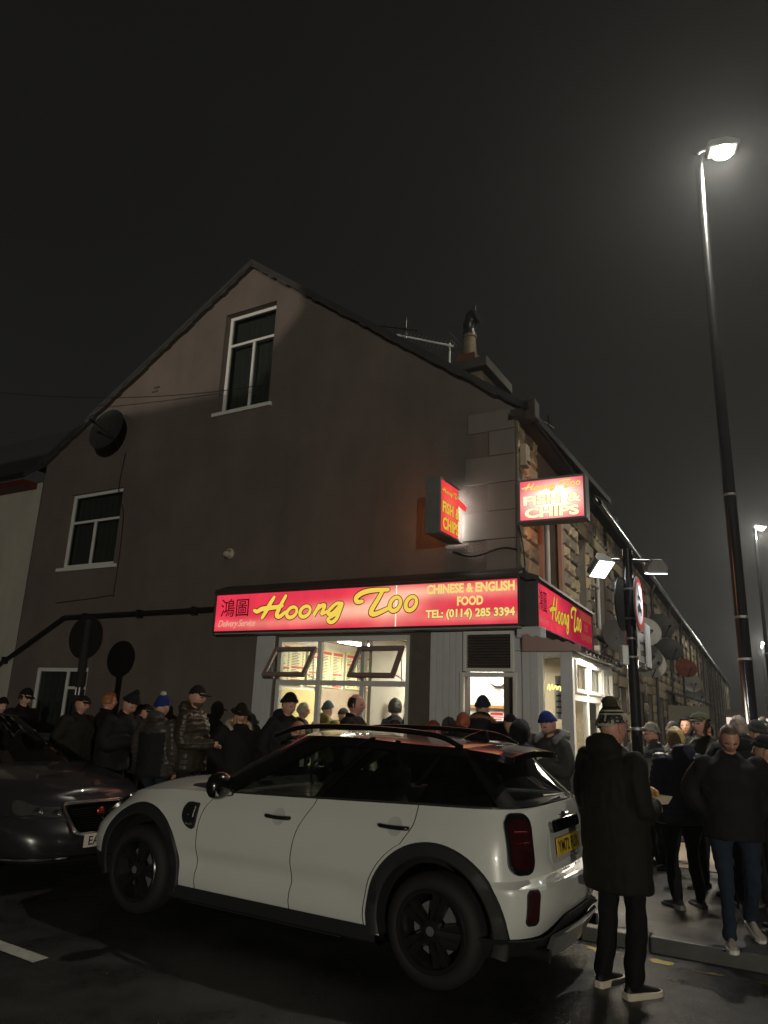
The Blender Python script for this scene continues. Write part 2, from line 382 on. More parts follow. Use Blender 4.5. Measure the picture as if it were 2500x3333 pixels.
def lay_stones(parent, x0, x1, z0, z1, ops, seed, M=None, h=.235, weights=(5, 3, 3, 2), solo=True, y=0):
    rr = random.Random(seed); z = z0; rows = 0; tot = []
    while z < z1-.08:
        hh = min(h*rr.uniform(.85, 1.15), z1-z); x = x0
        if z1-z-hh < .08: hh = z1-z
        segs = [(x0, x1)]
        for o in ops:
            if o[2]-.02 < z+hh-.03 and o[3]+.02 > z+.03:
                ns = []
                for a, b in segs:
                    if o[0] > a: ns.append((a, min(b, o[0])))
                    if o[1] < b: ns.append((max(a, o[1]), b))
                segs = [q for q in ns if q[1]-q[0] > .05]
        for a, b in segs:
            x = a
            while x < b-.02:
                w = rr.uniform(.32, .62)
                if b-x-w < .2: w = b-x
                tot.append((x, w, z, hh, rr.randrange(len(STV)), rr.choices(range(4), weights)[0])); x += w
        z += hh
    if solo:
        for (x, w, zz, hh, v, c) in tot:
            Ml = Matrix.Translation((x+.006, y, zz+.006)) @ Matrix.Diagonal((w-.012, 1, hh-.012, 1))
            link('stone', STV[v][c], parent, (M @ Ml) if M is not None else Ml)
    else:
        q = MB()
        for (x, w, zz, hh, v, c) in tot:
            d = .02+.02*random.Random(v+c).random()
            k = len(q.v); q.v += [(x+.006, y, zz+.006), (x+w-.006, y, zz+.006), (x+w-.006, y, zz+hh-.006), (x+.006, y, zz+hh-.006), (x+w*.15, y-d, zz+hh*.2), (x+w*.85, y-d*.7, zz+hh*.2), (x+w*.85, y-d, zz+hh*.8), (x+w*.15, y-d*.8, zz+hh*.8)]
            for f in ((4, 5, 6, 7), (0, 1, 5, 4), (1, 2, 6, 5), (2, 3, 7, 6), (3, 0, 4, 7)): q.f.append(tuple(k+i for i in f)); q.mi.append(c)
        o = q.build('stone', stone_ms, parent, M=M); o['kind'] = 'stuff'
lay_stones(shop, .02, SHW, 3.05, 5.66, [(1.10, 2.76, 3.3, 5.66), (3.9, 4.72, 3.36, 5.05)], 3, M=SG)
MB().box(3.86, 4.76, -.02, .03, 4.96, 5.2).build('lintel', stone_ms[3], shop, M=SG, bevel=.01)
# quoins on the gable corner: proud render blocks with real joints
z = 3.52; k = 0
for zz0, zz1, ww in ((3.5, 3.93, .42), (3.935, 4.33, .78), (4.335, 4.73, .40), (4.735, 5.13, .74), (5.135, 5.50, .38), (5.505, 5.80, .70)):
    MB().box(-ww, -.001, -.028, .0, zz0, zz1).build('quoin', quoin_m, shop, bevel=.008)
    MB().box(-.028, .0, .0, .05, zz0, zz1).build('quoin', stone_ms[1], shop, bevel=.008, M=Matrix.Translation((.03, -.0, 0)))
# roof
rf = MB(); yF, yB = -.10, 4.93
def rslab(a, b, t):
    for y0, y1 in ((yF, yB),):
        rf.prism([(a[0], a[1]), (b[0], b[1]), (b[0], b[1]+t), (a[0], a[1]+t)], y0, y1)
rslab((.22, 5.85-.165+.01), (-5.07, 9.61), .10); rslab((-5.07, 9.61), (-10.55, 6.28), .10)
roof = rf.build('roof', slate, shop)
vm = MB(); rr = random.Random(4)            # ragged mortar verge under the slates
for (a, b) in (((.1, 5.80), (-5.07, 9.6)), ((-5.07, 9.6), (-10.3, 6.42))):
    N = 46
    for i in range(N):
        t0, t1 = i/N, (i+1)/N; d = rr.uniform(.02, .055)
        p0 = (a[0]+(b[0]-a[0])*t0, a[1]+(b[1]-a[1])*t0); p1 = (a[0]+(b[0]-a[0])*t1, a[1]+(b[1]-a[1])*t1)
        vm.prism([(p0[0], p0[1]-d), (p1[0], p1[1]-d), (p1[0], p1[1]+.006), (p0[0], p0[1]+.006)], -.085-rr.uniform(0, .02), -.002)
vm.build('verge', mat('dark mortar', (.045, .04, .036), .95, var=.3), roof)
MB().box(-.15, SHW, -.17, .02, 5.62, 5.72).build('soffit', mat('dark soffit', (.03, .022, .018), .7), shop, M=SG)
g_ = MB(); g_.tube([(-.2, -.2, 5.74), (SHW, -.2, 5.74)], .055, 10); g_.build('gutter', gutter_m, shop, sm=50, M=SG)
MB().box(-.12, .12, -.32, -.16, 5.58, 5.86).build('gutter_end', mat('dark soffit'), shop, M=SG, bevel=.02)
# roof window on the street slope
sl = math.atan2(9.6-5.85, 5.07)
rwM = Matrix.Translation((-.55, .62, 6.36)) @ Matrix.Rotation(sl, 4, 'Y')
rw = empty('roof_window', rwM, shop)
frame_mb(-.5, .5, -.35, .35, .06, -.05, .05).build('frame', alu, rw, M=Matrix.Rotation(R(-90), 4, 'X'))
MB().box(-.46, .46, -.31, .31, -.01, .0).build('pane', darkglass, rw)
# chimney
ch = MB(); ch.box(-1.66, -.84, .85, 1.75, 5.9, 6.95); chim = ch.build('chimney', stone_ms[1], shop, bevel=.01)
MB().box(-1.84, -.70, .70, 1.9, 6.95, 7.12).build('cap_slab', mat('sooty slab', (.05, .045, .04), .9, var=.3), chim, bevel=.015)
MB().box(-1.36, -1.02, 1.0, 1.34, 7.12, 7.40).build('pot_base', brickred, chim, bevel=.01)
pt = MB(); pt.lathe([(.13, 0), (.12, .06), (.105, .35), (.125, .36), (.125, .40), (.09, .41)], 18, M=Matrix.Translation((-1.19, 1.17, 7.40))); pt.build('pot', mat('pale pot', (.16, .12, .08), .8, var=.3), chim, sm=50)
cw = MB(); cw.tube(catmull([(-1.19, 1.17, 7.80), (-1.19, 1.17, 7.98), (-1.15, 1.17, 8.12), (-1.05, 1.17, 8.16)], 4), [.10]*4+[.115]*4+[.13]*4+[.15], 14)
cw.tube([(-1.19, 1.17, 7.78), (-1.19, 1.17, 7.84)], .125, 14); cw.tube([(-1.13, 1.17, 8.2), (-1.08, 1.17, 8.38)], [.07, .012], 8)
cw.build('cowl', black_p, chim, sm=50)
# aerial on the chimney
ae = empty('roof_aerial', GM @ Matrix.Translation((-1.45, .85, 0))); tag(ae, 'long television aerial on a thin mast beside the takeaway chimney', 'aerial')
q = MB(); q.tube([(0, .1, 6.6), (0, .1, 7.62)], .017, 8); q.build('mast', mat('pale aerial boom', (.75, .75, .72), .4), ae, sm=50)
q = MB(); q.tube([(.06, .1, 7.55), (-1.02, .1, 8.02)], .019, 6); q.build('boom', mat('pale aerial boom', (.75, .75, .72), .4), ae)
q = MB()
for i in range(15):
    t = i/14; p = (.04-1.04*t, .1, 7.56+.455*t); L = .10+.03*(1-t)
    q.tube([(p[0]-L*.35, p[1]-.03, p[2]-L*.8), (p[0]+L*.35, p[1]+.03, p[2]+L*.8)], .004, 5)
for dx, dz in ((.10, -.16), (.10, .16), (.13, 0)): q.tube([(dx, -.15, 7.53+dz), (dx, .35, 7.53+dz)], .006, 5)
q.build('element', mat('aerial rod', (.2, .2, .2), .4, metal=.8), ae)
ae2 = empty('roof_aerial', GM @ Matrix.Translation((-2.05, .5, 0))); tag(ae2, 'short dark television aerial on a black mast left of the taller silver one', 'aerial')
q = MB(); q.tube([(0, 0, 6.9), (0, 0, 8.02)], .012, 8); q.build('mast', black_p, ae2)
q = MB(); q.tube([(.22, 0, 7.72), (-.55, 0, 8.0)], .01, 6)
for i in range(8): q.tube([(.2-.1*i, -.02, 7.63+.036*i), (.2-.1*i, .02, 7.83+.036*i)], .004, 5)
q.build('boom', black_p, ae2)
# wall-mounted things on the gable
dsh = empty('satellite_dish', gw(-8.15, -.35, 6.72)); dsh.rotation_euler = (0, 0, R(-30)); tag(dsh, 'big dark oval satellite dish high on the left of the gable', 'satellite dish')
def dish_parts(root, r, m, face, ar=1.12):
    q = MB(); prof = [(r*t, -.22*r*(1-t*t)) for t in np.linspace(0.001, 1, 9)]
    q.lathe(prof, 28, M=face @ Matrix.Diagonal((1, ar, 1, 1))); q.lathe([(a, b-.012) for a, b in prof], 28, M=face @ Matrix.Diagonal((1, ar, 1, 1))); q.build('reflector', m, root, sm=60)
    q = MB(); a = face @ Vector((0, -r*ar*.98, 0)); b = face @ Vector((0, -r*.45, r*.95)); q.tube([a, b], .014, 6); q.build('feed_arm', black_p, root)
    q = MB(); d = (face @ Vector((0, 0, .06))-face @ Vector((0, 0, 0))); q.tube([b-d*.6, b+d*.9], .035, 8); q.build('feed_head', black_p, root)
    q = MB(); c = face @ Vector((0, 0, -.2*r)); q.tube([c, c+Vector((0, .1, -.05)), Vector((.02, .36, -.3))], .02, 6); q.build('bracket', black_p, root)
dish_parts(dsh, .43, mat('dark dish', (.03, .03, .03), .6), Matrix.Rotation(R(-12), 4, 'X') @ Matrix.Rotation(R(-52), 4, 'Y') @ Matrix.Rotation(R(90), 4, 'X'))
al = empty('outdoor_lamp', gw(-4.99, 0, 4.08)); al.rotation_euler = (0, 0, R(-30)); tag(al, 'small round unlit wall lamp in the middle of the gable', 'wall lamp')
q = MB(); q.lathe([(.001, 0), (.09, 0), (.09, .03), (.06, .05)], 16, M=Matrix.Rotation(R(90), 4, 'X')); q.build('base_plate', mat('cream plastic', (.4, .38, .33), .5), al, sm=40)
q = MB(); q.lathe([(.06, .04), (.065, .08), (.04, .13), (.001, .14)], 16, M=Matrix.Translation((.0, 0, -.02)) @ Matrix.Rotation(R(90), 4, 'X')); q.build('shade', mat('cream plastic'), al, sm=40)
q = MB(); q.tube([(-.12, -.04, .04), (-.05, -.05, .01)], .012, 6); q.build('cable_gland', black_p, al)
# pipes and cables
q = MB(); P = [(-12.6, -.07, 1.3), (-12.3, -.07, 1.42), (-8.95, -.07, 3.10), (-8.9, -.07, 3.12), (-4.99, -.07, 3.15)]
q.tube(P, .045, 10)
pipe = q.build('drain_pipe', black_p, None, sm=50, M=GM); tag(pipe, 'black drain pipe running along the gable and sloping down at the left', 'drain pipe')
for x_, zz in ((-8.3, 3.105), (-6.9, 3.12), (-5.6, 3.13), (-10.5, 2.32)):
    q = MB(); q.box(x_-.03, x_+.03, -.13, 0, zz-.06, zz+.075); q.build('clip', black_p, pipe)
q = MB(); q.tube(catmull([(-7.9, -.02, 6.3), (-7.95, -.015, 5.5), (-7.72, -.015, 5.0), (-7.7, -.012, 3.62), (-7.85, -.012, 3.5), (-9.3, -.012, 3.42)], 6), .008, 5)
q.build('cable', black_p, None, M=GM); tag(bpy.data.objects['cable'], 'thin cable down the gable from the big dish', 'cable')
q = MB(); q.tube([(-12.5+8*t, -.05-1.6*(1-t)**2, 8.0-.95*t-.5*t*(1-t)) for t in np.linspace(0, 1, 14)], .007, 5)
o = q.build('overhead_cable', black_p, None, M=GM); tag(o, 'thin overhead wire from the attic window out over the street', 'cable')
q = MB(); q.tube(catmull([(-.9, -.05, 3.80), (-.6, -.035, 3.72), (-.2, -.04, 3.80), (.03, -.05, 3.76)], 6), .012, 6); q.tube(catmull([(.05, -.05, 4.1), (.10, -.03, 3.8), (.12, -.03, 3.5), (.08, -.05, 3.38)], 6), .010, 6)
o = q.build('sign_cable', black_p, None, M=GM); tag(o, 'black sign cable looped round the corner below the two box signs', 'cable')
o = box('alarm_box', mat('beige alarm box', (.42, .34, .26), .5), None, .10, .28, -.13, -.03, 4.98, 5.3, bevel=.015, M=SM); tag(o, 'tall beige alarm box under the eaves at the corner', 'alarm box')
MB().box(.13, .25, -.136, -.13, 5.02, 5.06).build('vent_slot', black_p, o)
# vent plate and small bracket marks
q = MB(); q.box(-7.35, -7.2, -.012, 0, 7.55, 7.58).box(-7.38, -7.24, -.012, 0, 7.47, 7.5); q.build('wall_vent', mat('dark mortar'), shop)

# ------------------------------------------------------------------ lower house joined at the left
lh = empty('rear_house', GM); tag(lh, 'pale rendered lower house with dark eaves at the left edge', 'house')
mb = MB(); wall_open(mb, [-22, -10.315], lambda x: 6.0, 0, [(-14.8, -13.4, 3.9, 5.3)], -.02, .12); mb.build('wall', render_p, lh)
window(lh, -14.8, -13.4, 3.9, 5.3, .03, 4.8, -14.1, sill=.08)
mb = MB(); mb.prism([(-.42, 6.02), (-.42, 6.12), (3.2, 9.0), (3.2, 8.9)], -22, -10.33, ax='x'); mb.build('roof', slate, lh)
MB().box(-22, -10.5, -.34, -.02, 5.87, 6.0).build('eaves_board', darkred, lh)
g_ = MB(); g_.tube([(-22, -.42, 6.06), (-10.42, -.42, 6.06)], .06, 10); g_.build('gutter', gutter_m, lh, sm=50)
# ------------------------------------------------------------------ shopfront
# white boarded pilasters: each board its own piece
def boards(x0, x1, z0, z1, n, y=-.03, M=None, parent=None):
    w = (x1-x0)/n
    for i in range(n):
        MB().box(x0+i*w+.002, x0+(i+1)*w-.002, y, y+.03, z0, z1).build('board', cladw, parent or shop, bevel=.004, M=M)
boards(-4.25, -3.9, .1, 2.70, 3); boards(-1.23, -.76, .1, 2.70, 5)
boards(-.05, .07, .1, 2.64, 1); boards(.07, .28, .1, 2.60, 2, y=-.06)
MB().box(-1.52, -1.235, -.015, -.001, .1, 2.72).build('pier', mat('dark render pier', (.095, .085, .07), .9, var=.2, bump=.9, bscale=55, bdist=.02), shop)
MB().box(-3.9, -1.54, -.02, .02, .1, .76).build('stall_riser', cladw, shop, bevel=.005)
# soffit under the fascia
MB().box(-4.95, .10, -.24, -.002, 2.715, 2.74).build('soffit_board', mat('grey soffit', (.30, .30, .29), .6, var=.1), shop)
# lit shop window
sw_ = empty('shop_window', None, shop)
frame_mb(-3.86, -1.56, .78, 2.68, .07, .02, .10, [(-3.09, .85, 2.61), (-2.33, .85, 2.61)], [], .07).build('frame', upvc, sw_, bevel=.006)
f = MB()
for a, b in ((-3.79, -3.125), (-3.055, -2.365), (-2.295, -1.63)): f.box(a, b, .024, .096, 1.97, 2.045)
f.build('transom', upvc, sw_, bevel=.006)
cg = glass('shop glass', (.93, .95, .93), .05)
for a, b, z0, z1 in ((-3.79, -3.125, .85, 1.97), (-3.055, -2.365, .85, 1.97), (-2.295, -1.63, .85, 1.97), (-3.055, -2.365, 2.045, 2.61)):
    MB().box(a, b, .058, .063, z0, z1).build('pane', cg, sw_)
for a, b in ((-3.86, -3.09), (-2.36, -1.62)):                       # top-hung sashes propped open
    Mh = Matrix.Translation(((a+b)/2, -.02, 2.50)) @ Matrix.Rotation(R(-33), 4, 'X')
    s = empty('open_sash', Mh, sw_); w = (b-a)/2
    frame_mb(-w, w, -.52, 0, .062, -.05, 0).build('frame', sash_tint_m, s, bevel=.006)
    MB().box(-w+.058, w-.058, -.026, -.022, -.462, -.058).build('pane', cg, s)
    for sx in (-1, 1):
        q = MB(); q.tube([(sx*(w-.02), .02, -.44), (sx*(w-.02), .27, -.36)], .007, 5); q.tube([(sx*(w-.02), .02, -.16), (sx*(w-.02), .22, -.42)], .007, 5); q.build('stay', steel, s)
# doorway with louvred vent above
dv = empty('louvre_vent', None, shop)
frame_mb(-.74, -.04, 2.18, 2.70, .045, -.05, .02).build('frame', upvc, dv, bevel=.005)
for i in range(12):
    Ml = Matrix.Translation((-.39, -.005, 2.24+i*.036)) @ Matrix.Rotation(R(35), 4, 'X')
    MB().box(-.305, .305, -.02, .02, -.004, .004).build('slat', mat('louvre slat', (.085, .075, .065), .5), dv, M=Ml)
MB().box(-.70, -.08, .03, .035, 2.2, 2.68).build('backing', black_p, dv)
frame_mb(-.78, .0, .1, 2.17, .055, -.06, .06).build('door_frame', upvc, shop, bevel=.006)
# corner pilaster bits and bay window on the side street
MB().box(.02, .34, -.10, .12, 2.60, 2.74).build('corner_bracket', cladw, shop, bevel=.01)
bay = empty('bay_window', SG, shop)
BO = -.68
frame_mb(0, 2.85, .75, 2.44, .09, BO, BO+.08, [(.95, .84, 2.35), (1.9, .84, 2.35)], [], .08).build('frame', upvc, bay, bevel=.008)
f = MB()
for a, b in ((.09, .91), (.99, 1.86), (1.94, 2.76)): f.box(a, b, BO+.004, BO+.076, 1.85, 1.93)
f.build('transom', upvc, bay, bevel=.008)
bg_ = glass('bay glass', (.92, .93, .90), .07)
for a, b in ((.09, .91), (.99, 1.86), (1.94, 2.76)):
    for z0, z1 in ((.84, 1.85), (1.93, 2.35)): MB().box(a, b, BO+.035, BO+.041, z0, z1).build('pane', bg_, bay)
    s = frame_mb(a+.02, b-.02, 1.95, 2.34, .045, BO-.03, BO+.02); s.build('sash', upvc, bay, bevel=.006)
MB().box(0, 2.85, BO, BO+.05, .1, .75).build('panel', cladw, bay)
MB().box(2.77, 2.85, BO+.081, -.04, .1, 2.44).build('end_panel', cladw, bay)
MB().box(2.25, 2.75, BO+.25, BO+.26, .9, 1.9).build('blind', mat('grey blind', (.16, .16, .15), .8), bay)
# end of the bay facing the main street, parallel to the gable
be = empty('bay_end', None, shop)
frame_mb(.27, .70, .1, 2.44, .06, -.02, .06, [], [(.85, .33, .55)]).build('frame', upvc, be, bevel=.006)
MB().box(.33, .55, .02, .026, .88, 2.38).build('pane', cg, be)
MB().box(.551, .70, -.03, -.021, .1, 2.44).build('board', cladw, be, bevel=.004)
MB().box(.33, .55, -.005, .02, .16, .82).build('panel', cladw, be)
# pantile lean-to over the bay
br = empty('bay_roof', SG, shop)
q = MB(); N = 54
rows = []
for t in np.linspace(0, 1, 5):
    rows.append([(-.12+3.2*i/N, BO-.14+.72*t, 2.475+.15*t+.022*math.sin(i*math.pi/2.2)) for i in range(N+1)])
q.grid(rows); q.grid([[(p[0], p[1], p[2]-.03) for p in r] for r in rows]); q.build('tiles', mat('wet pantile', (.05, .045, .042), .3, var=.2, rvar=.15), br, sm=60)
MB().box(-.1, 3.05, BO-.10, BO-.075, 2.42, 2.49).build('fascia_board', upvc, br)
q = MB(); rows = []
for t in (0, 1): rows.append([(-.14, BO-.14+.72*i/30, 2.43+.14*i/30*t+.075*t+.014*math.sin(i*1.2)*t) for i in range(31)])
q.grid(rows); o = q.build('barge_board', mat('pink barge board', (.30, .20, .18), .6), br); o.modifiers.new('s', 'SOLIDIFY').thickness = .03
MB().box(-.1, 3.0, BO-.02, -.02, 2.445, 2.455).build('ceiling', cladw, br)

# ------------------------------------------------------------------ shop interior
inw = mat('cream interior wall', (.78, .76, .70), .8, var=.05)
itile = mat('white interior wall', (.78, .78, .76), .5)
inr = empty('shop_room', GM); tag(inr, 'bright cream interior of the takeaway behind its windows', 'shop interior')
MB().box(-4.2, .05, 4.2, 4.25, .1, 2.9).build('back_wall', mat('lilac white wall', (.66, .63, .64), .7, var=.08), inr)
MB().box(-4.25, -4.2, .17, 4.2, .1, 2.9).build('side_wall', inw, inr)
MB().box(-4.2, .05, .17, 4.25, 2.78, 2.82).build('ceiling', mat('cream ceiling', (.70, .62, .46), .8), inr)
MB().box(-4.2, 2.6, .17, 4.25, .10, .108).build('floor_tiles', mat('shop floor', (.2, .17, .14), .4), inr)
MB().box(.2, 3.2, 2.2, 2.25, .1, 2.7).build('bay_back_wall', mat('beige wall', (.55, .5, .42), .8), inr, M=SG)  # plain beige, darker than the cream side wall
MB().box(-1.9, -.585, 1.25, 1.3, .11, 2.77).build('door_partition', itile, inr)
MB().box(-.58, .55, 1.24, 1.3, .11, 2.44).build('tiled_partition', mat('cream tile wall', (.66, .55, .40), .4), inr)
MB().box(-1.6, -.56, 1.21, 1.248, 1.735, 1.775).build('dado_rail', mat('orange wood', (.45, .22, .06), .5), inr)
MB().box(-1.5, -.4, .95, 1.2, 1.0, 1.06).build('hatch_shelf', mat('orange wood'), inr)
MB().box(-4.0, -2.2, 3.2, 3.9, .11, 1.15).build('counter', mat('counter front', (.3, .2, .12), .5), inr)
MB().box(-4.199, -4.17, .30, 1.55, .5, 1.93).build('yellow_partition', mat('yellow partition', (.72, .62, .30), .6, var=.1), inr)
MB().box(-4.199, -4.165, 1.56, 4.19, .5, 1.985).build('tan_partition', mat('tan partition', (.40, .32, .25), .6, var=.15), inr)
# menu boards on the left wall and back
q = MB(); q.tube(catmull([(-3.55, 4.17, 2.6), (-3.52, 4.17, 2.1), (-3.62, 4.17, 1.6), (-3.6, 4.17, 1.2)], 5), .012, 5); q.build('wall_cable', mat('black paint'), inr)
def menu_board(x0, x1, z0, z1, y, lab, M, cols, seed):
    r = empty('menu_board', M); tag(r, lab, 'menu board', 'menu boards inside the takeaway')
    MB().box(x0, x1, y, y+.03, z0, z1).build('panel', mat('menu cream', (.80, .76, .46), .5), r)
    rr = random.Random(seed); tx, rd = MB(), MB(); w = (x1-x0)/cols
    for c in range(cols):
        a = x0+c*w+.03; b = a+w-.06; z = z1-.05
        rd.box(a, b, y-.002, y, z-.05, z); z -= .075
        while z > z0+.03:
            if rr.random() < .07: rd.box(a, b, y-.002, y, z-.03, z)
            else: tx.box(a, a+(b-a)*rr.uniform(.35, .7), y-.002, y, z-.011, z); tx.box(b-.05, b-.01, y-.002, y, z-.011, z)
            z -= .026
    tx.build('menu_text', mat('menu grey text', (.12, .12, .10), .6), r); rd.build('menu_heading', mat('menu red bar', (.62, .10, .12), .6), r)
MWl = GM @ Matrix.Translation((-4.18, 0, 0)) @ Matrix.Rotation(R(90), 4, 'Z')
menu_board(.35, 1.15, 2.0, 2.66, -.03, 'leftmost of the menu boards, seen through the left open sash', MWl, 2, 1)
menu_board(1.25, 2.35, 2.0, 2.66, -.03, 'middle menu board on the side wall above the queue inside', MWl, 3, 2)
menu_board(2.45, 3.9, 2.0, 2.66, -.03, 'farthest menu board on the side wall, nearest the strip lamp', MWl, 4, 3)
MB2 = GM @ Matrix.Translation((0, 2.6, 0))
menu_board(-3.05, -1.75, 2.02, 2.66, 0, 'menu board hung across the room behind the right open sash', MB2, 5, 4)
tl = emis('tube light', (1, .97, .90), 22); 
o = box('strip_lamp', tl, None, -3.35, -3.27, .9, 2.2, 2.68, 2.72, M=GM); tag(o, 'white fluorescent strip light behind the middle shop pane', 'ceiling light')
MB().box(-3.38, -3.24, .85, 2.25, 2.725, 2.76).build('housing', upvc, o)
cl = empty('ceiling_lamp', GM @ Matrix.Translation((-2.55, 1.3, 2.66))); tag(cl, 'glowing rounded ceiling lamp inside the shop window', 'ceiling light')
q = MB(); q.lathe([(.001, -.07), (.12, -.06), (.18, -.01), (.18, .03)], 20, M=Matrix.Diagonal((1.2, .8, 1, 1))); q.build('diffuser', emis('warm lamp', (1, .85, .5), 9), cl, sm=60)
q = MB(); q.lathe([(.19, .02), (.2, .06), (.15, .11), (.001, .11)], 20, M=Matrix.Diagonal((1.2, .8, 1, 1))); q.build('fitting', mat('lamp fitting', (.35, .33, .2), .4), cl, sm=60)
def area(name, loc, sx, sy, power, col, M=GM, rot=None, parent=None):
    d = bpy.data.lights.new(name, 'AREA'); d.shape = 'RECTANGLE'; d.size = sx; d.size_y = sy; d.energy = power; d.color = col
    o = bpy.data.objects.new(name, d); COL.objects.link(o); o.matrix_world = M @ Matrix.Translation(loc) @ (rot or Matrix.Identity(4)); return o
area('shop_ceiling_light', (-2.1, 2.2, 2.66), 2.6, 1.6, 225, (1, .91, .75))
area('door_ceiling_light', (-.7, .72, 2.7), .9, .7, 60, (1, .93, .80))
area('bay_ceiling_light', (1.15, .95, 2.38), 1.0, .9, 85, (1, .86, .66))
# clock, notices
ck = empty('wall_clock', GM @ Matrix.Translation((-.73, 1.235, 2.20))); tag(ck, 'round white wall clock at the top of the bright doorway', 'clock')
q = MB(); q.lathe([(.001, -.01), (.15, -.01), (.15, -.03), (.165, -.03), (.17, 0)], 28, M=Matrix.Rotation(R(-90), 4, 'X') @ Matrix.Diagonal((1, 1, -1, 1))); q.build('case', mat('clock case', (.55, .54, .52), .4), ck, sm=40)
q = MB(); q.lathe([(.001, 0), (.148, 0)], 28, M=Matrix.Translation((0, -.032, 0)) @ Matrix.Rotation(R(90), 4, 'X')); q.build('dial', mat('clock dial', (.85, .85, .83), .4), ck)
q = MB(); q.box(-.004, .004, -.036, -.034, 0, .10).box(0, .07, -.036, -.034, -.004, .004); q.build('hand', black_p, ck)
nb = empty('price_notice', GM @ Matrix.Translation((-1.10, 1.245, 1.79))); tag(nb, 'white price list with small grey lines beside the clock', 'notice')
MB().box(.16, .52, 0, .004, .02, .32).build('sheet', mat('paper', (.82, .82, .8), .7), nb)
q = MB()
for i in range(9): q.box(.3, .3+.16*random.Random(i).uniform(.5, 1), -.002, 0, .28-i*.027, .288-i*.027); q.box(.2, .25, -.002, 0, .28-i*.027, .288-i*.027)
q.build('print', mat('menu grey text'), nb)
pn = empty('red_poster', GM @ Matrix.Translation((-.89, 1.245, 1.44))); tag(pn, 'white poster with red lettering under the dado rail in the doorway', 'poster')
MB().box(-.04, .32, 0, .004, -.02, .27).build('sheet', mat('paper'), pn)
q = MB(); q.box(.03, .22, -.002, 0, .2, .235)
for i in range(5): q.box(.01, .01+.26*random.Random(i).uniform(.7, 1), -.002, 0, .17-i*.03, .182-i*.03)
q.build('print', mat('red print', (.7, .05, .05), .6), pn)
for lab, x0, z0, w, hh in (('blue notice high in the narrow bay pane', .45, 2.02, .09, .12), ('pale sheet with dark drawings low in the narrow bay pane', .44, 1.62, .1, .34)):
    r = empty('window_notice', GM @ Matrix.Translation((x0, .09, z0))); tag(r, lab, 'notice')
    MB().box(0, w, 0, .004, 0, hh).build('sheet', mat('paper') if 'pale' in lab else mat('blue paper', (.12, .18, .42), .6), r)
    q = MB()
    for i in range(4): q.box(.015, w-.015, -.002, 0, hh*(.2+.2*i), hh*(.2+.2*i)+.02)
    q.build('print', mat('menu grey text') if 'pale' in lab else mat('paper'), r)
nn = empty('neon_sign', GM @ Matrix.Translation((.34, .12, 1.98))); tag(nn, 'pale yellow neon script hanging in the narrow bay pane', 'neon sign')
q = MB(); q.tube(catmull([(0, 0, 0), (.02, 0, .06), (.03, 0, -.01), (.06, 0, .06), (.07, 0, 0), (.11, 0, .05), (.12, 0, 0), (.17, 0, .06), (.16, 0, -.05)], 6), .005, 6); q.build('tube', emis('neon yellow', (1, .8, .15), 4), nn)

# ------------------------------------------------------------------ illuminated signs
def sign_mat(name, base, hot, blobs, gain=1.0, soft=.35):
    """backlit acrylic: red film with white hot spots where the tubes sit behind it"""
    m = bpy.data.materials.new(name); m.use_nodes = True; n = m.node_tree; n.nodes.clear()
    o = n.nodes.new('ShaderNodeOutputMaterial'); em = n.nodes.new('ShaderNodeEmission'); tc = n.nodes.new('ShaderNodeTexCoord')
    acc = None
    for (cx, cz, rx, rz, a, tilt) in blobs:
        mp = n.nodes.new('ShaderNodeMapping'); mp.vector_type = 'TEXTURE'
        mp.inputs['Location'].default_value = (cx, 0, cz); mp.inputs['Rotation'].default_value = (0, tilt, 0); mp.inputs['Scale'].default_value = (rx, 1e3, rz)
        n.links.new(tc.outputs['Object'], mp.inputs[0])
        L = n.nodes.new('ShaderNodeVectorMath'); L.operation = 'DOT_PRODUCT'; n.links.new(mp.outputs[0], L.inputs[0]); n.links.new(mp.outputs[0], L.inputs[1])
        ng = n.nodes.new('ShaderNodeMath'); ng.operation = 'MULTIPLY'; ng.inputs[1].default_value = -1; n.links.new(L.outputs['Value'], ng.inputs[0])
        ex = n.nodes.new('ShaderNodeMath'); ex.operation = 'EXPONENT'; n.links.new(ng.outputs[0], ex.inputs[0])
        mu = n.nodes.new('ShaderNodeMath'); mu.operation = 'MULTIPLY'; mu.inputs[1].default_value = a; n.links.new(ex.outputs[0], mu.inputs[0])
        if acc is None: acc = mu
        else:
            ad = n.nodes.new('ShaderNodeMath'); ad.operation = 'ADD'; n.links.new(acc.outputs[0], ad.inputs[0]); n.links.new(mu.outputs[0], ad.inputs[1]); acc = ad
    nz = n.nodes.new('ShaderNodeTexNoise'); nz.inputs['Scale'].default_value = 3; nz.inputs['Detail'].default_value = 4; n.links.new(tc.outputs['Object'], nz.inputs['Vector'])
    mr = n.nodes.new('ShaderNodeMapRange'); mr.inputs[1].default_value = .3; mr.inputs[2].default_value = .7; mr.inputs[3].default_value = .85*gain; mr.inputs[4].default_value = 1.12*gain
    n.links.new(nz.outputs['Fac'], mr.inputs[0])
    mx = n.nodes.new('ShaderNodeMix'); mx.data_type = 'RGBA'; mx.inputs[6].default_value = (*base, 1); mx.inputs[7].default_value = (*hot, 1); n.links.new(acc.outputs[0], mx.inputs[0])
    n.links.new(mx.outputs[2], em.inputs[0]); n.links.new(mr.outputs[0], em.inputs[1]); n.links.new(em.outputs[0], o.inputs[0]); MATS[name] = m
    return m
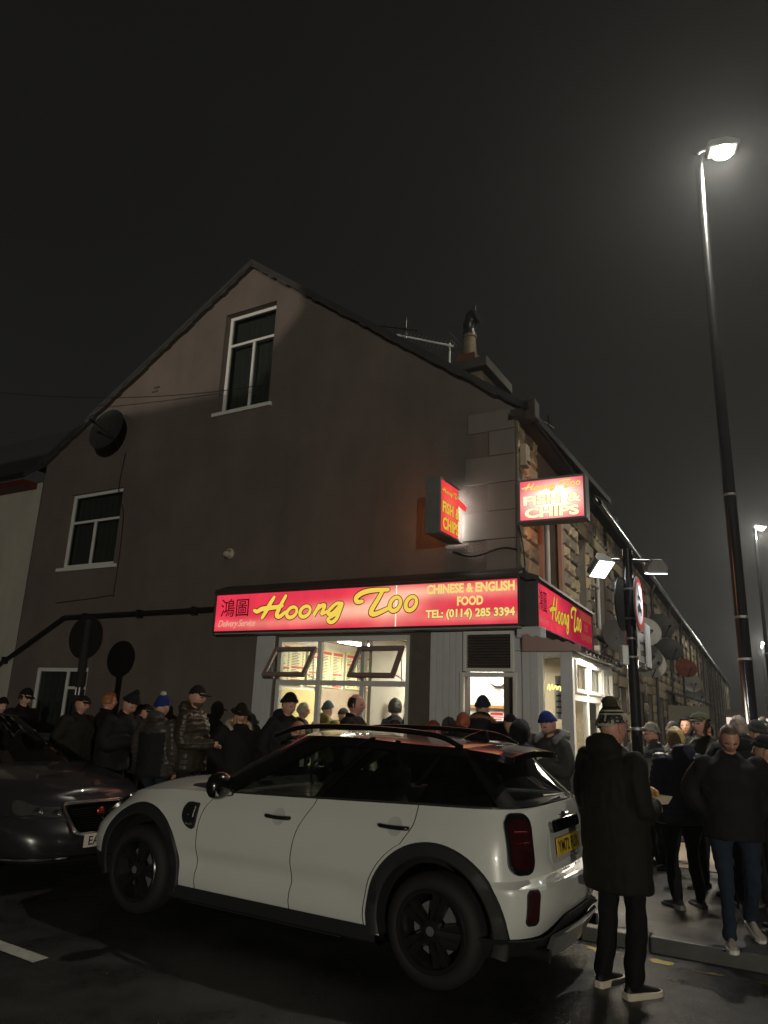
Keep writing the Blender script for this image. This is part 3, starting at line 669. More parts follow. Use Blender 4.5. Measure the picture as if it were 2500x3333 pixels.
GL = {
'Hbar':[(-4.163,3.07),(-4.099,3.051),(-4.023,3.084),(-3.901,3.096),(-3.74,3.107),(-3.621,3.122)],
'Hl':[(-3.79,3.262),(-3.857,3.168),(-3.919,3.064),(-3.999,2.946)],
'Hr':[(-3.57,3.272),(-3.635,3.167),(-3.695,3.057),(-3.718,2.985),(-3.662,2.96),(-3.553,3.028)],
'n':[(-2.952,3.106),(-2.993,3.033),(-3.035,2.96),(-2.975,3.048),(-2.895,3.099),(-2.848,3.093),(-2.871,3.029),(-2.892,2.975),(-2.796,3.011)],
'g':[(-2.546,3.117),(-2.638,3.12),(-2.734,3.055),(-2.785,2.995),(-2.747,2.966),(-2.658,3.006),(-2.552,3.117),(-2.585,3.004),(-2.632,2.899),(-2.711,2.848),(-2.778,2.88),(-2.743,2.92),(-2.6,2.98)],
'Tt':[(-2.205,3.132),(-2.29,3.129),(-2.311,3.188),(-2.212,3.254),(-2.044,3.282),(-1.786,3.281)],
'Ts':[(-1.878,3.268),(-1.955,3.144),(-2.039,3.018),(-2.046,2.955),(-1.963,2.95),(-1.754,3.028)]}
def oval(cx, cz, rx, rz, sh): return [(cx+rx*math.cos(t)+sh*math.sin(t), cz+rz*math.sin(t)) for t in np.linspace(.9, .9+2*math.pi, 15)]
GL['o1'] = oval(-3.436, 3.018, .088, .078, .025); GL['o2'] = oval(-3.192, 3.022, .088, .078, .025)
GL['o3'] = oval(-1.67, 3.074, .082, .094, .022); GL['o4'] = oval(-1.422, 3.072, .08, .092, .022)
def script(name, m, parent, ox, oz, kx, kz, y, w, M=None):
    dz = 0; letters = {}
    for k, P in GL.items():
        q = letters.setdefault(k[0] if k[0] in 'HT' else k, MB())
        C = catmull([(ox+(px+4.163)*kx, 0, oz+(pz-3.06)*kz) for px, pz in P], 6); n = len(C); L, Rr = [], []
        for i, c in enumerate(C):
            d = (C[min(i+1, n-1)]-C[max(i-1, 0)]); d = d.normalized() if d.length > 1e-9 else Vector((1, 0, 0))
            t = i/(n-1); ww = w*(.62+.38*math.sin(math.pi*min(1, max(0, .1+t*.8)))) * (1.15 if k[0] in 'HT' else .95)
            nn_ = Vector((-d.z, 0, d.x)); yy = y-dz; L.append((c.x+nn_.x*ww, yy, c.z+nn_.z*ww)); Rr.append((c.x-nn_.x*ww, yy, c.z-nn_.z*ww))
        for i in range(n-1): dd = -i*2e-6; q.quad(*[(p[0], p[1]+dd, p[2]) for p in (L[i], L[i+1], Rr[i+1], Rr[i])])
        for e, ww in ((C[0], w*.75), (C[-1], w*.7)):
            q.poly([(e.x+ww*math.cos(a), y-dz-.0002, e.z+ww*math.sin(a)) for a in np.linspace(0, 2*math.pi, 12, endpoint=False)])
        dz += .0004
    for q in letters.values(): q.build(name, m, parent, M=M)
yel = emis('lit yellow letters', (1.0, .70, .10), .92); yel2 = emis('lit pale yellow letters', (1.0, .76, .22), .95); red_o = emis('dark red outline', (.10, .004, .006), .8); cream_l = emis('pale pink letters', (1.0, .50, .35), .85)
red_blob = [(-2.3, 3.02, .75, .11, 1.0, 0), (-1.75, 3.06, .35, .22, .8, 0), (-1.35, 3.22, .5, .09, .75, 0), (-.3, 3.20, .8, .09, .45, 0), (-4.1, 2.86, .7, .07, .35, 0), (-.5, 2.86, .9, .06, .35, 0), (-3.0, 2.9, .6, .08, .45, 0)]
sign_front = sign_mat('fascia red film', (.78, .040, .078), (1.05, .52, .36), red_blob, 1.05)
fr_m = mat('fascia frame', (.045, .045, .043), .45, var=.2)
fs = empty('fascia_sign', GM); tag(fs, 'long red illuminated fascia sign over the shopfront with yellow script', 'shop sign')
YF = -.25
MB().box(-4.97, .115, YF+.004, -.004, 2.755, 3.34).build('box', fr_m, fs)
MB().box(-4.95, -1.666, YF-.002, YF+.003, 2.765, 3.335).build('panel', sign_front, fs)
MB().box(-1.654, .105, YF-.002, YF+.003, 2.765, 3.335).build('panel', sign_front, fs)
MB().box(-1.667, -1.653, YF-.004, YF+.002, 2.765, 3.335).build('joint_strip', emis('white light gap', (1, .8, .7), 1.3), fs)
frame_mb(-4.985, .125, 2.735, 3.362, .028, YF-.022, YF+.01).build('frame', fr_m, fs, bevel=.004)
q = MB(); q.prism([(-.31, 3.364), (-.285, 3.42), (-.02, 3.52), (-.004, 3.52), (-.004, 3.364)], -4.98, .12, ax='x'); q.build('hood', mat('dark lead hood', (.035, .033, .030), .5, var=.2), fs, bevel=.01)
script('script_outline', red_o, fs, -4.163, 3.06, 1, 1, YF-.004, .046); script('script_lettering', yel, fs, -4.163, 3.06, 1, 1, YF-.007, .032)
def sign_texts(parent, x0, sx, y, full=True, M=None):
    X = lambda u: x0+(u+4.97)*sx
    text('chinese_lettering', '\u9d3b\u5716', red_o, parent, X(-4.85), X(-4.28), 2.985, 3.27, y-.004, bold=.004, M=M)
    text('small_lettering', 'Delivery Service', cream_l, parent, X(-4.88), X(-4.12), 2.80, 2.935, y-.004, bold=.004, shear=.3, M=M, space=.85)
    for nm, b, a, c, z0, z1 in (('top_lettering', 'CHINESE & ENGLISH', -1.19, .06, 3.185, 3.315), ('middle_lettering', 'FOOD', -.74, -.37, 3.015, 3.14), ('telephone_lettering', 'TEL: (0114) 285 3394', -1.2, .06, 2.83, 2.975)):
        if nm[0] == 't' and nm[1] == 'e': text('telephone_outline', b, red_o, parent, X(a), X(c), z0, z1, y-.004, bold=.075, M=M, ref=.045)
        text(nm, b, yel2, parent, X(a), X(c), z0, z1, y-.007, bold=.045, M=M)
sign_texts(fs, -4.97, 1, YF)
# return of the fascia along the side street
fs2 = empty('fascia_sign', SM); tag(fs2, 'red fascia sign returning along the side street, dark at its far end', 'shop sign')
Y2 = -.25; SX = 3.55/5.07
side_red = sign_mat('side red film', (.30, .010, .035), (.85, .05, .09), [(.3, 3.05, .9, .5, 1.0, 0), (1.2, 3.0, .7, .5, .75, 0)], .95)
MB().box(.0, 3.66, Y2+.004, -.03, 2.755, 3.34).build('box', fr_m, fs2)
MB().box(.05, 3.62, Y2-.002, Y2+.003, 2.765, 3.335).build('panel', side_red, fs2)
frame_mb(.02, 3.66, 2.735, 3.362, .028, Y2-.022, Y2+.01).build('frame', fr_m, fs2, bevel=.004)
q = MB(); q.prism([(-.30, 3.364), (-.285, 3.41), (-.03, 3.50), (-.03, 3.364)], .0, 3.66, ax='x'); q.build('hood', mat('dark lead hood'), fs2)
script('script_outline', red_o, fs2, .12+.56, 3.06, SX*1.02, 1, Y2-.004, .038); script('script_lettering', emis('side yellow letters', (.85, .62, .06), .75), fs2, .12+.56, 3.06, SX*1.02, 1, Y2-.007, .026)
dimt = emis('dim letters', (.30, .10, .035), .8)
text('chinese_lettering', '\u9d3b\u5716', emis('dark lettering', (.05, .003, .01), .8), fs2, .13, .53, 2.985, 3.27, Y2-.004, bold=.006)
text('small_lettering', 'Delivery Service', emis('side pink letters', (.8, .16, .16), .8), fs2, .1, .62, 2.80, 2.925, Y2-.004, bold=.004, shear=.3, space=.85)
text('top_lettering', 'CHINESE & ENGLISH', dimt, fs2, 2.68, 3.58, 3.185, 3.315, Y2-.004, bold=.028)
text('middle_lettering', 'FOOD', dimt, fs2, 3.0, 3.26, 3.015, 3.14, Y2-.004, bold=.028)
text('telephone_lettering', 'TEL: (0114) 285 3394', dimt, fs2, 2.68, 3.58, 2.83, 2.975, Y2-.004, bold=.028)
# two projecting box signs
yel3 = emis('bright cream letters', (1.0, .88, .55), 1.35)
def box_sign(root, w, h, th, film, yl_m, yl_s, ol, gap=0):
    """local x along the face, y thickness (face at -y), z up"""
    MB().box(0, w-gap, -th/2, th/2-.012, 0, h).build('case', mat('sign case', (.13, .135, .125), .45, var=.15), root, bevel=.006)
    fr_ = frame_mb(0, w, 0, h, .03, -th/2-.012, -th/2+.008)
    if gap:                                     # the wall end of the box has lost its film and side: only back, top and bottom plates are left
        fr_ = MB(); fr_.box(0, .03, -th/2-.012, -th/2+.008, 0, h).box(.03, w-gap, -th/2-.012, -th/2+.008, 0, .03).box(.03, w-gap, -th/2-.012, -th/2+.008, h-.03, h)
        q = MB(); q.box(w-gap, w, th/2-.024, th/2-.012, 0, h).box(w-gap, w, -th/2, th/2-.025, 0, .012).box(w-gap, w-.05, -th/2, th/2-.025, h-.012, h); q.build('end_plate', mat('sign case'), root)
    fr_.build('frame', greyplas, root, bevel=.004)
    MB().box(.028, w-.028-gap, -th/2-.005, -th/2-.001, .028, h-.028).build('panel', film, root); MB().box(.028, w-.028-gap, th/2-.011, th/2-.006, .028, h-.028).build('back_panel', emis('orange lit film', (1.0, .34, .13), 3.6), root)
    w -= gap*.55; k = (w-.12)/2.86
    script('script_outline', ol, root, .06, h*.79, k, k*1.05, -th/2-.0065, .040*k*1.15); script('script_lettering', yl_s, root, .06, h*.79, k, k*1.05, -th/2-.009, .030*k*1.15)
    for nm, b, x0, x1, z0, z1 in (('fish_lettering', 'FISH', .075, w*.63, h*.385, h*.60), ('ampersand_lettering', '&', w*.73, w*.94, h*.385, h*.60), ('chips_lettering', 'CHIPS', .09, w*.90, h*.09, h*.32)):
        text('lettering_outline', b, ol, root, x0, x1, z0, z1, -th/2-.0065, bold=.075, ref=.05); text(nm, b, yl_m, root, x0, x1, z0, z1, -th/2-.009, bold=.05)
b1m = GM @ Matrix.Translation((-.88, 0, 3.90)) @ Matrix.Rotation(R(90), 4, 'Z') @ Matrix.Translation((-.78, 0, 0))
b1 = empty('box_sign', b1m); tag(b1, 'torn red fish and chips box sign projecting from the gable, leaking white light', 'box sign', 'box signs at the shop corner')
box_sign(b1, .74, .76, .22, sign_mat('box red film', (.62, .022, .03), (.95, .16, .10), [(.35, .4, .3, .3, .6, 0)], 1.3), emis('box yellow letters', (.95, .55, .06), .85), emis('box yellow letters'), red_o, .13)
# torn film: a white-lit gap at the wall edge, behind a curled flap
q = MB(); q.grid([[(.56, -.126, .60), (.64, -.14, .58), (.67, -.165, .55), (.69, -.20, .50)], [(.56, -.126, .50), (.64, -.132, .48), (.66, -.15, .46), (.69, -.185, .44)]]); o = q.build('film_flap', MATS['box red film'], b1, sm=60); o.modifiers.new('s', 'SOLIDIFY').thickness = .002
tb = MB(); tb.tube([(.655, -.045, .06), (.655, -.045, .72)], .013, 8); tb.build('tube', emis('sign tube', (1, .93, .84), 75), b1)
q = MB(); q.box(.745, .79, -.02, .02, .10, .16).box(.745, .79, -.02, .02, .6, .66); q.build('bracket', steel, b1)
b2m = SM @ Matrix.Translation((.12, 0, 4.13)) @ Matrix.Rotation(R(-90), 4, 'Z') @ Matrix.Translation((.03, 0, 0))
b2 = empty('box_sign', b2m); tag(b2, 'bright pink and white fish and chips box sign over the side street', 'box sign', 'box signs at the shop corner')
box_sign(b2, .90, .60, .24, sign_mat('box bright film', (.92, .075, .13), (1.9, 1.55, 1.25), [(.47, .28, .34, .19, 1.0, 0), (.55, .42, .25, .12, .35, 0)], 1.0), yel3, emis('bright yellow script', (1.0, .72, .2), 1.1), emis('tan outline', (.60, .26, .10), .9))
q = MB(); q.box(-.04, 0, -.03, .03, .1, .2).box(-.04, 0, -.03, .03, .42, .52); q.build('bracket', steel, b2)
# ------------------------------------------------------------------ terraced houses along the side street
HW = 4.75
ordn = ['first', 'second', 'third', 'fourth']
feat = ['sooty stone terraced house next to the takeaway with a dark red front door', 'buff stone terraced house with large pale dishes on its front', 'stone terraced house with a black downpipe between two bays of pale stone', 'stone terraced house with the round orange dish on its wall']
doorm = [mat('red door', (.16, .03, .02), .5), mat('dark green door', (.02, .04, .03), .5), mat('white door', (.5, .5, .48), .4), mat('brown door', (.07, .035, .02), .5)]
wts = [(2, 8, 4, 0), (7, 1, 2, 5), (5, 2, 3, 4), (6, 2, 2, 4)]
for k in range(17):
    x0 = SHW+k*HW+(.02 if k == 0 else 0); x1 = x0+HW; near = k < 4; ev = 5.72-.0*k
    hs_ = empty('terraced_house', SM @ Matrix.Translation((x0, 0, 0)))
    tag(hs_, feat[k] if near else 'distant stone terraced house in the long row down the side street', 'house', 'stone terraced houses down the side street')
    ops = [(.5, 1.75, 3.35, 4.95), (2.9, 3.8, 3.35, 4.95), (.45, 2.0, .95, 2.35), (2.95, 3.9, .12, 2.35)]
    mb = MB(); wall_open(mb, [0, HW], lambda x: ev, 0, ops, .03, .2); mb.build('wall', mortar_m, hs_)
    lay_stones(hs_, .015, HW-.015, .1, ev-.03, [(a-.12, b+.12, c-.15 if c > .5 else c, d+.22) for a, b, c, d in ops], 20+k, h=.27 if near else .3, weights=wts[k % 4], solo=k < 1)
    for a, b, c, d in ops:
        MB().box(a-.12, b+.12, -.03, .03, d+.005, d+.215).build('lintel', stone_ms[2 if k % 2 else 0], hs_)
        if c > .5: MB().box(a-.12, b+.12, -.05, .03, c-.145, c-.005).build('sill', stone_ms[2], hs_)
    for a, b, c, d in ops[:3]:
        if near: window(hs_, a, b, c, d, .12, c+(d-c)*.62, None if b-a < 1 else (a+b)/2, curtain=True)
        else:
            fw = frame_mb(a, b, c, d, .07, .12, .18, [(c+(d-c)*.6, a+.07, b-.07)]).build('window', upvc, hs_)
            MB().box(a+.05, b-.05, .14, .146, c+.05, d-.05).build('pane', darkglass, fw)
    a, b, c, d = ops[3]
    frame_mb(a, b, c, d, .07, .12, .18, [(1.98, a+.07, b-.07)]).build('door_frame', upvc, hs_)
    dr = MB().box(a+.07, b-.07, .14, .17, c+.02, 1.95).build('door', doorm[k % 4], hs_)
    MB().box(a+.13, a+.17, .10, .14, 1.05, 1.15).build('handle', steel, dr)
    rf = MB(); rf.prism([(-.28, ev-.02), (4.2, ev+3.1), (4.2, ev+3.2), (-.28, ev+.09)], 0, HW, ax='x'); rf.build('roof', slate, hs_)
    g_ = MB(); g_.tube([(0, -.24, ev+.02), (HW, -.24, ev+.02)], .055, 8); g_.build('gutter', mat('wet gutter', (.03, .03, .03), .15), hs_, sm=50)
    q = MB(); q.tube([(HW-.15, -.2, ev), (HW-.15, -.09, ev-.35), (HW-.15, -.09, .1)], .04, 8); q.build('downpipe', black_p, hs_, sm=50)
    if k % 2 == 0: MB().box(HW-.5, HW+.4, 3.4, 4.4, ev+2.4, ev+4.1).build('chimney', stone_ms[1], hs_)
    if k in (0, 2, 5):
        q = MB(); q.tube([(2, 1.2, ev+.9), (2, 1.2, ev+2.9)], .02, 5); q.tube([(1.6, 1.2, ev+2.6), (2.6, 1.2, ev+2.8)], .012, 5)
        for i in range(7): q.tube([(1.7+i*.13, 1.2, ev+2.5+i*.03), (1.7+i*.13, 1.2, ev+2.75+i*.03)], .008, 4)
        r = empty('roof_aerial', SM @ Matrix.Translation((x0, 0, 0))); tag(r, ['thin aerial on the roof of the first terraced house', 0, 'aerial on the third terraced roof, tall against the sky', 0, 0, 'small distant aerial far along the terrace roofs'][k], 'aerial'); q.build('antenna', black_p, r)
pal = mat('pale dish', (.33, .32, .29), .6, var=.12, vscale=8); dkd = mat('dull grey dish', (.06, .058, .055), .6); org = mat('orange dish', (.24, .065, .03), .7, var=.2)
for (s, zz, r, m, lab) in ((5.75, 3.22, .40, dkd, 'dark dish beside the sign post, nearest on the terrace'), (9.6, 3.75, .42, pal, 'large pale dish facing out right of the sign post'), (13.6, 4.35, .42, dkd, 'grey dish high under the eaves beyond the pale one'), (10.2, 3.05, .45, pal, 'lower pale dish overlapping a darker one on the terrace'),
                           (9.7, 3.15, .40, dkd, 'dull dish half behind the lower pale dish'), (15.7, 3.85, .42, dkd, 'grey dish under the far gutter'), (21.5, 3.65, .42, org, 'round rusty orange dish on the terrace wall'), (24, 3.2, .42, pal, 'small pale dish below the orange one'), (25.5, 2.75, .45, dkd, 'lowest small dark dish far along the terrace')):
    d = empty('satellite_dish', SM @ Matrix.Translation((s, -.38, zz))); tag(d, lab, 'satellite dish', 'satellite dishes on the terrace')
    dish_parts(d, r, m, Matrix.Rotation(R(-68+(s % 3)*9), 4, 'Z') @ Matrix.Rotation(R(72), 4, 'X'), .9)
# lean-to porch far along, distant shop glow
pc = empty('porch', SM @ Matrix.Translation((17.2, -1.3, 0))); tag(pc, 'pale lean-to porch projecting from the terrace behind the crowd', 'porch')
MB().box(0, 2.6, 0, 1.25, .1, 2.15).build('wall', mat('porch wall', (.22, .2, .16), .9), pc); q = MB(); q.prism([(-.15, 2.16), (1.27, 2.6), (1.27, 2.66), (-.15, 2.22)], -.1, 2.7, ax='x'); q.build('roof', slate, pc)
fsx = empty('distant_shopfront', Vector((35.2, 72, 0))); tag(fsx, 'tiny lit shopfront with a green sign at the far end of the street', 'shop')
MB().box(-3, 3.5, 0, 4, 0, 2.9).build('wall', mat('porch wall'), fsx); MB().box(-2.6, 3.2, -.08, 0, .5, 2.2).build('window', emis('far window', (1, .8, .7), 1.0), fsx)
MB().box(-1, 2.4, -.14, -.085, .55, 1.0).build('sign', emis('far green sign', (.1, .8, .25), 1.2), fsx); MB().box(-.4, .4, -.14, -.085, 1.3, 1.8).build('red_sign', emis('far red sign', (.9, .1, .08), 1.2), fsx)

# ------------------------------------------------------------------ street lamps (post, bracket, lantern with its own light)
bulb = emis('led lantern', (1.0, .97, .80), 90)
def street_lamp(pos, hgt, ang, label, power, r0=.105, r1=.06, M0=None, col=(1, .94, .80), spot=150):
    t = empty('street_lamp', Matrix.Translation(pos) @ Matrix.Rotation(ang, 4, 'Z')); tag(t, label, 'street lamp', 'street lamps')
    q = MB(); q.lathe([(r0, 0), (r0, 1.5), (r0*.97, 1.52), (r0*.80, 1.55), (r0*.76, hgt*.45), (r1, hgt), (r1*.6, hgt+.02)], 20); q.build('post', blackgl, t, sm=50)
    for z in (2.35, 2.9, 4.6):
        q = MB(); q.lathe([(r0*.82, 0), (r0*.9, .005), (r0*.9, .03), (r0*.82, .035)], 20, M=Matrix.Translation((0, 0, z))); q.build('band', steel, t)
    q = MB(); q.tube([(0, 0, hgt-.03), (0, 0, hgt+.07), (.06, 0, hgt+.12), (.16, 0, hgt+.14)], [.035, .035, .03, .03], 8); q.build('bracket', steel, t, sm=50)
    q = MB(); q.prism([(.12, .10), (.17, .06), (.56, .06), (.62, .10), (.60, .15), (.42, .21), (.16, .19)], -.15, .15); h_ = q.build('lantern', greyplas, t, M=Matrix.Translation((0, 0, hgt)), bevel=.02)
    q = MB(); q.lathe([(.001, -.095), (.09, -.085), (.15, -.04), (.175, .012)], 20, M=Matrix.Translation((.37, 0, .05)) @ Matrix.Diagonal((1.0, .82, 1.15, 1))); q.build('lens', bulb, h_, sm=60)
    d = bpy.data.lights.new('lantern_light', 'SPOT' if spot < 170 else 'POINT'); d.energy = power; d.color = col; d.shadow_soft_size = .12
    if spot < 170: d.spot_size = R(spot); d.spot_blend = .35
    o = bpy.data.objects.new('lantern_light', d); COL.objects.link(o); o.parent = h_; o.location = (.36, 0, -.08 if spot < 170 else -.2); return t
street_lamp((4.82, 9.62, .1), 10.28, R(-14), 'tall black street lamp glaring at the top right, nearest of the row', 1500)
street_lamp((16.75, 31.5, .0), 10.2, R(15), 'second street lamp in the row, half way down the street', 1400, spot=175)
street_lamp((40.4, 77.0, .0), 9.9, R(15), 'third street lamp, small and far down the side street', 2500, spot=175)
# lamp on the road behind the viewer that lights the car side and the gable
street_lamp((4.6, -44.0, -2.0), 7.1, R(110), 'street lamp standing down the road behind the viewer', 25000, spot=175, col=(1, .93, .76))
# the house across the road behind the viewer, and the lamp beyond it that lights only the gable top
oh = empty('opposite_house', Matrix.Translation((-16.0, -20.0, 0))); tag(oh, 'house across the road behind the viewer, with a thin tall wall added to shade the gable', 'house')
mb = MB(); mb.box(-13, -3.06, -4, 4, -.5, 5.2); mb.build('wall', mortar_m, oh)
mb = MB(); mb.prism([(-4.3, 5.2), (4.3, 5.2), (0, 7.62)], -13, -3.04, ax='x'); mb.build('roof', slate, oh)
mb = MB(); mb.prism([(-3.03, -.5), (4.5, -.5), (4.5, 11.5), (-2.33, 11.5), (-2.33, 8.16), (-3.03, 7.58)], -.25, .25); mb.build('shadow_wall', stone_ms[1], oh)  # unseen thin wall, added to cut a crisp shadow edge on the gable
street_lamp((-32.5, -46.0, .0), 8.2, R(60), 'street lamp beyond the opposite house behind the viewer', 52000, spot=175, col=(1, .88, .74))

# ------------------------------------------------------------------ sign post with two sign lamps
post = empty('sign_post', Vector((2.79, 8.05, .1))); tag(post, 'black sign post with twin sign lamps, round red ringed no vehicles sign and plate', 'sign post')
q = MB(); q.lathe([(.085, 0), (.085, .9), (.06, .95), (.057, 3.42), (.04, 3.43), (.001, 3.44)], 18); q.build('pole', blackgl, post, sm=50)
q = MB(); q.lathe([(.058, 0), (.066, .004), (.066, .03), (.058, .034)], 18, M=Matrix.Translation((0, 0, 1.44))); q.build('band', steel, post)
def signlamp(x, rz, tilt, lab, pw):
    q = MB(); q.tube([(0, 0, 3.30), (x*.62, 0, 3.30)], .016, 6); q.build('lamp_arm', black_p, post)
    Ml = Matrix.Translation((x*.80, 0, 3.23)) @ Matrix.Rotation(R(rz), 4, 'Z') @ Matrix.Rotation(R(tilt), 4, 'X')
    q = MB(); q.prism([(-.09, -.07), (.09, -.07), (.12, -.04), (.12, .0), (.05, .09), (-.05, .09), (-.12, .0), (-.12, -.04)], -.11, .11); b = q.build('lamp_hood', mat('lamp hood', (.06, .06, .055), .4), post, M=Ml, bevel=.01); b['label'] = lab
    MB().box(-.10, .10, -.12, .12, -.078, -.071).build('lens', emis('cool lens', (.93, .96, 1.0), 6), b)
    d = bpy.data.lights.new('sign_lamp_light', 'SPOT'); d.energy = pw; d.color = (.92, .95, 1); d.spot_size = R(140); d.spot_blend = .5; d.shadow_soft_size = .06
    o = bpy.data.objects.new('sign_lamp_light', d); COL.objects.link(o); o.parent = b; o.location = (0, 0, -.10)
signlamp(-.40, 20, -38, 'left sign lamp with its lens turned to the viewer', 26); signlamp(.40, -10, 12, 'right sign lamp seen from the side', 26)
def disc(parent, r, y, m, name, M, seg=40): q = MB(); q.poly([(r*math.cos(t), y, r*math.sin(t)) for t in np.linspace(0, 2*math.pi, seg, endpoint=False)]); return q.build(name, m, parent, M=M)
whites = mat('white sign face', (.80, .80, .80), .5); redp = mat('red sign ring', (.62, .03, .03), .45); blacks = mat('black sign print', (.008, .008, .008), .5)
SMx = Matrix.Translation((.075, -.05, 2.80)) @ Matrix.Rotation(R(62), 4, 'Z')
q = MB(); q.lathe([(.001, 0), (.30, 0), (.30, .012), (.001, .012)], 40, M=Matrix.Rotation(R(90), 4, 'X')); sgn = q.build('round_sign', greyplas, post, M=SMx)
sgn['label'] = 'round white sign with a red ring and black car and motorcycle'
disc(sgn, .298, -.014, redp, 'red_ring', None); disc(sgn, .235, -.0155, whites, 'white_face', None)
q = MB()                                                # motorcycle over car
q.poly([(-.14, -.0168, -.10), (.14, -.0168, -.10), (.15, -.0168, -.05), (.09, -.0168, -.04), (.06, -.0168, .0), (-.05, -.0168, .0), (-.09, -.0168, -.04), (-.15, -.0168, -.055)])
for cx in (-.085, .085): q.poly([(cx+.03*math.cos(t), -.0172, -.105+.03*math.sin(t)) for t in np.linspace(0, 6.28, 14, endpoint=False)])
for cx in (-.075, .075): q.poly([(cx+.034*math.cos(t), -.0172, .05+.034*math.sin(t)) for t in np.linspace(0, 6.28, 14, endpoint=False)])
q.poly([(-.07, -.0168, .06), (.0, -.0168, .04), (.07, -.0168, .055), (.05, -.0168, .10), (.0, -.0168, .085), (-.06, -.0168, .09)]); q.poly([(-.03, -.0170, .09), (.01, -.0170, .09), (.025, -.0170, .15), (.0, -.0170, .17), (-.03, -.0170, .13)])
q.build('symbol', blacks, sgn)
SMy = Matrix.Translation((-.075, .05, 2.80)) @ Matrix.Rotation(R(240), 4, 'Z')
q = MB(); q.lathe([(.001, 0), (.30, 0), (.30, .012), (.001, .012)], 40, M=Matrix.Rotation(R(90), 4, 'X')); s2 = q.build('round_sign', black_p, post, M=SMy); disc(s2, .298, -.014, redp, 'red_ring', None); disc(s2, .235, -.0155, whites, 'white_face', None)
PM_ = Matrix.Translation((.095, -.05, 2.30)) @ Matrix.Rotation(R(57), 4, 'Z')
pl = MB().box(-.17, .17, -.005, .005, -.15, .17).build('plate', whites, post, M=PM_, bevel=.004); pl['label'] = 'white plate below the round sign reading Except for access'
text('plate_lettering', 'Except for', blacks, pl, -.12, .12, .03, .09, -.0065, bold=.015); text('plate_lettering', 'access', blacks, pl, -.085, .085, -.08, -.02, -.0065, bold=.015)
MB().box(-.17, .17, -.005, .005, -.17, .30).build('back_plate', whites, post, M=Matrix.Translation((.20, .05, 2.28)) @ Matrix.Rotation(R(62), 4, 'Z'))
MB().box(-.13, -.05, -.05, .03, 2.12, 2.34).build('control_box', steel, post, bevel=.01)
for z in (2.62, 2.95, 2.2, 2.4): q = MB(); q.lathe([(.06, 0), (.067, .004), (.067, .02), (.06, .024)], 18, M=Matrix.Translation((0, 0, z))); q.build('clamp', steel, post)
# round sign seen from behind on the left
s3 = empty('round_sign_post', Vector((-4.08, 10.22, .1))); tag(s3, 'round traffic sign seen from its dark back on a post before the left ground window', 'sign post')
q = MB(); q.lathe([(.058, 0), (.058, 2.1), (.055, 2.62), (.001, 2.63)], 14); q.build('pole', mat('matt black pole', (.008, .008, .008), .85), s3, sm=50)
q = MB(); q.lathe([(.001, 0), (.30, 0), (.30, .012), (.001, .012)], 36, M=Matrix.Translation((-.02, .03, 2.38)) @ Matrix.Rotation(R(-22), 4, 'Z') @ Matrix.Rotation(R(90), 4, 'X')); q.build('sign_back', black_p, s3)
MB().box(-.15, .15, .0, .035, 2.2, 2.24).build('channel', black_p, s3, M=Matrix.Rotation(R(-22), 4, 'Z'))
MB().box(-.15, .15, .0, .035, 2.5, 2.54).build('channel', black_p, s3, M=Matrix.Rotation(R(-22), 4, 'Z'))
MB().box(-.03, .03, -.055, -.04, 1.60, 1.70).build('sticker', whites, s3)
# ------------------------------------------------------------------ cars
def interp(tab, x):
    for (a, b), (c, d) in zip(tab[:-1], tab[1:]):
        if x <= c: 
            t = min(1, max(0, (x-a)/(c-a))); t2 = t*t*(3-2*t); return b+(d-b)*t2
    return tab[-1][1]
def lerp(tab, x):
    for (a, b), (c, d) in zip(tab[:-1], tab[1:]):
        if x <= c: return b+(d-b)*min(1, max(0, (x-a)/(c-a)))
    return tab[-1][1]
class Shape:
    """car shell from stacked plan outlines; x forward from the rear bumper, y to the left, z up"""
    def __init__(s, L, rear, front, ns=44): s.L, s.rear, s.front, s.ns = L, rear, front, ns
    def half(s, xr, xf, w):
        # plan outline of the near half, rear centre to front centre
        P = [(xr+dx, w*f) for dx, f in s.rear]; Q = [(xf-dx, w*f) for dx, f in s.front][::-1]
        a, b = P[-1][0], Q[0][0]; N = s.ns
        mid = [(a+(b-a)*i/N, w*(1+.004*math.sin(math.pi*i/N))) for i in range(1, N)]
        C = catmull([(p[0], p[1], 0) for p in P+mid[:1]], 3)[:-1]; D = catmull([(p[0], p[1], 0) for p in mid[-1:]+Q], 3)[1:]
        return [(c.x, max(0, c.y)) for c in C]+mid+[(d.x, max(0, d.y)) for d in D]
    def loop(s, xr, xf, w, zf):
        H = s.half(xr, xf, w); Z = [zf(p[0]) for p in H]
        return [(p[0], p[1], z) for p, z in zip(H, Z)]+[(p[0], -p[1], z) for p, z in zip(H[-2:0:-1], Z[-2:0:-1])]
def cap_rows(loop, nh, crown, k=8):
    """rows across a closed symmetric loop with a crown, for roofs and bonnets"""
    n = len(loop); rows = []
    for j in range(k+1):
        t = j/k; row = []
        for i in range(nh):
            a = Vector(loop[i]); b = Vector(loop[(n-i) % n]); p = a.lerp(b, t); p.z += crown(p.x, a.y)*(1-(2*t-1)**2); row.append(p)
        rows.append(row)
    return rows
def boolean(o, cutter, op):
    m = o.modifiers.new('bool', 'BOOLEAN'); m.operation = op; m.object = cutter; m.solver = 'EXACT'; m.material_mode = 'TRANSFER'
    COL.objects.unlink(o) if o.name in COL.objects else None
    TMP.collection.objects.link(cutter); me = evaluated(o); TMP.collection.objects.unlink(cutter); o.modifiers.clear(); return me
def temp(mb, mats): return bpy.data.objects.new('cutter', mb.mesh('cutter', mats))
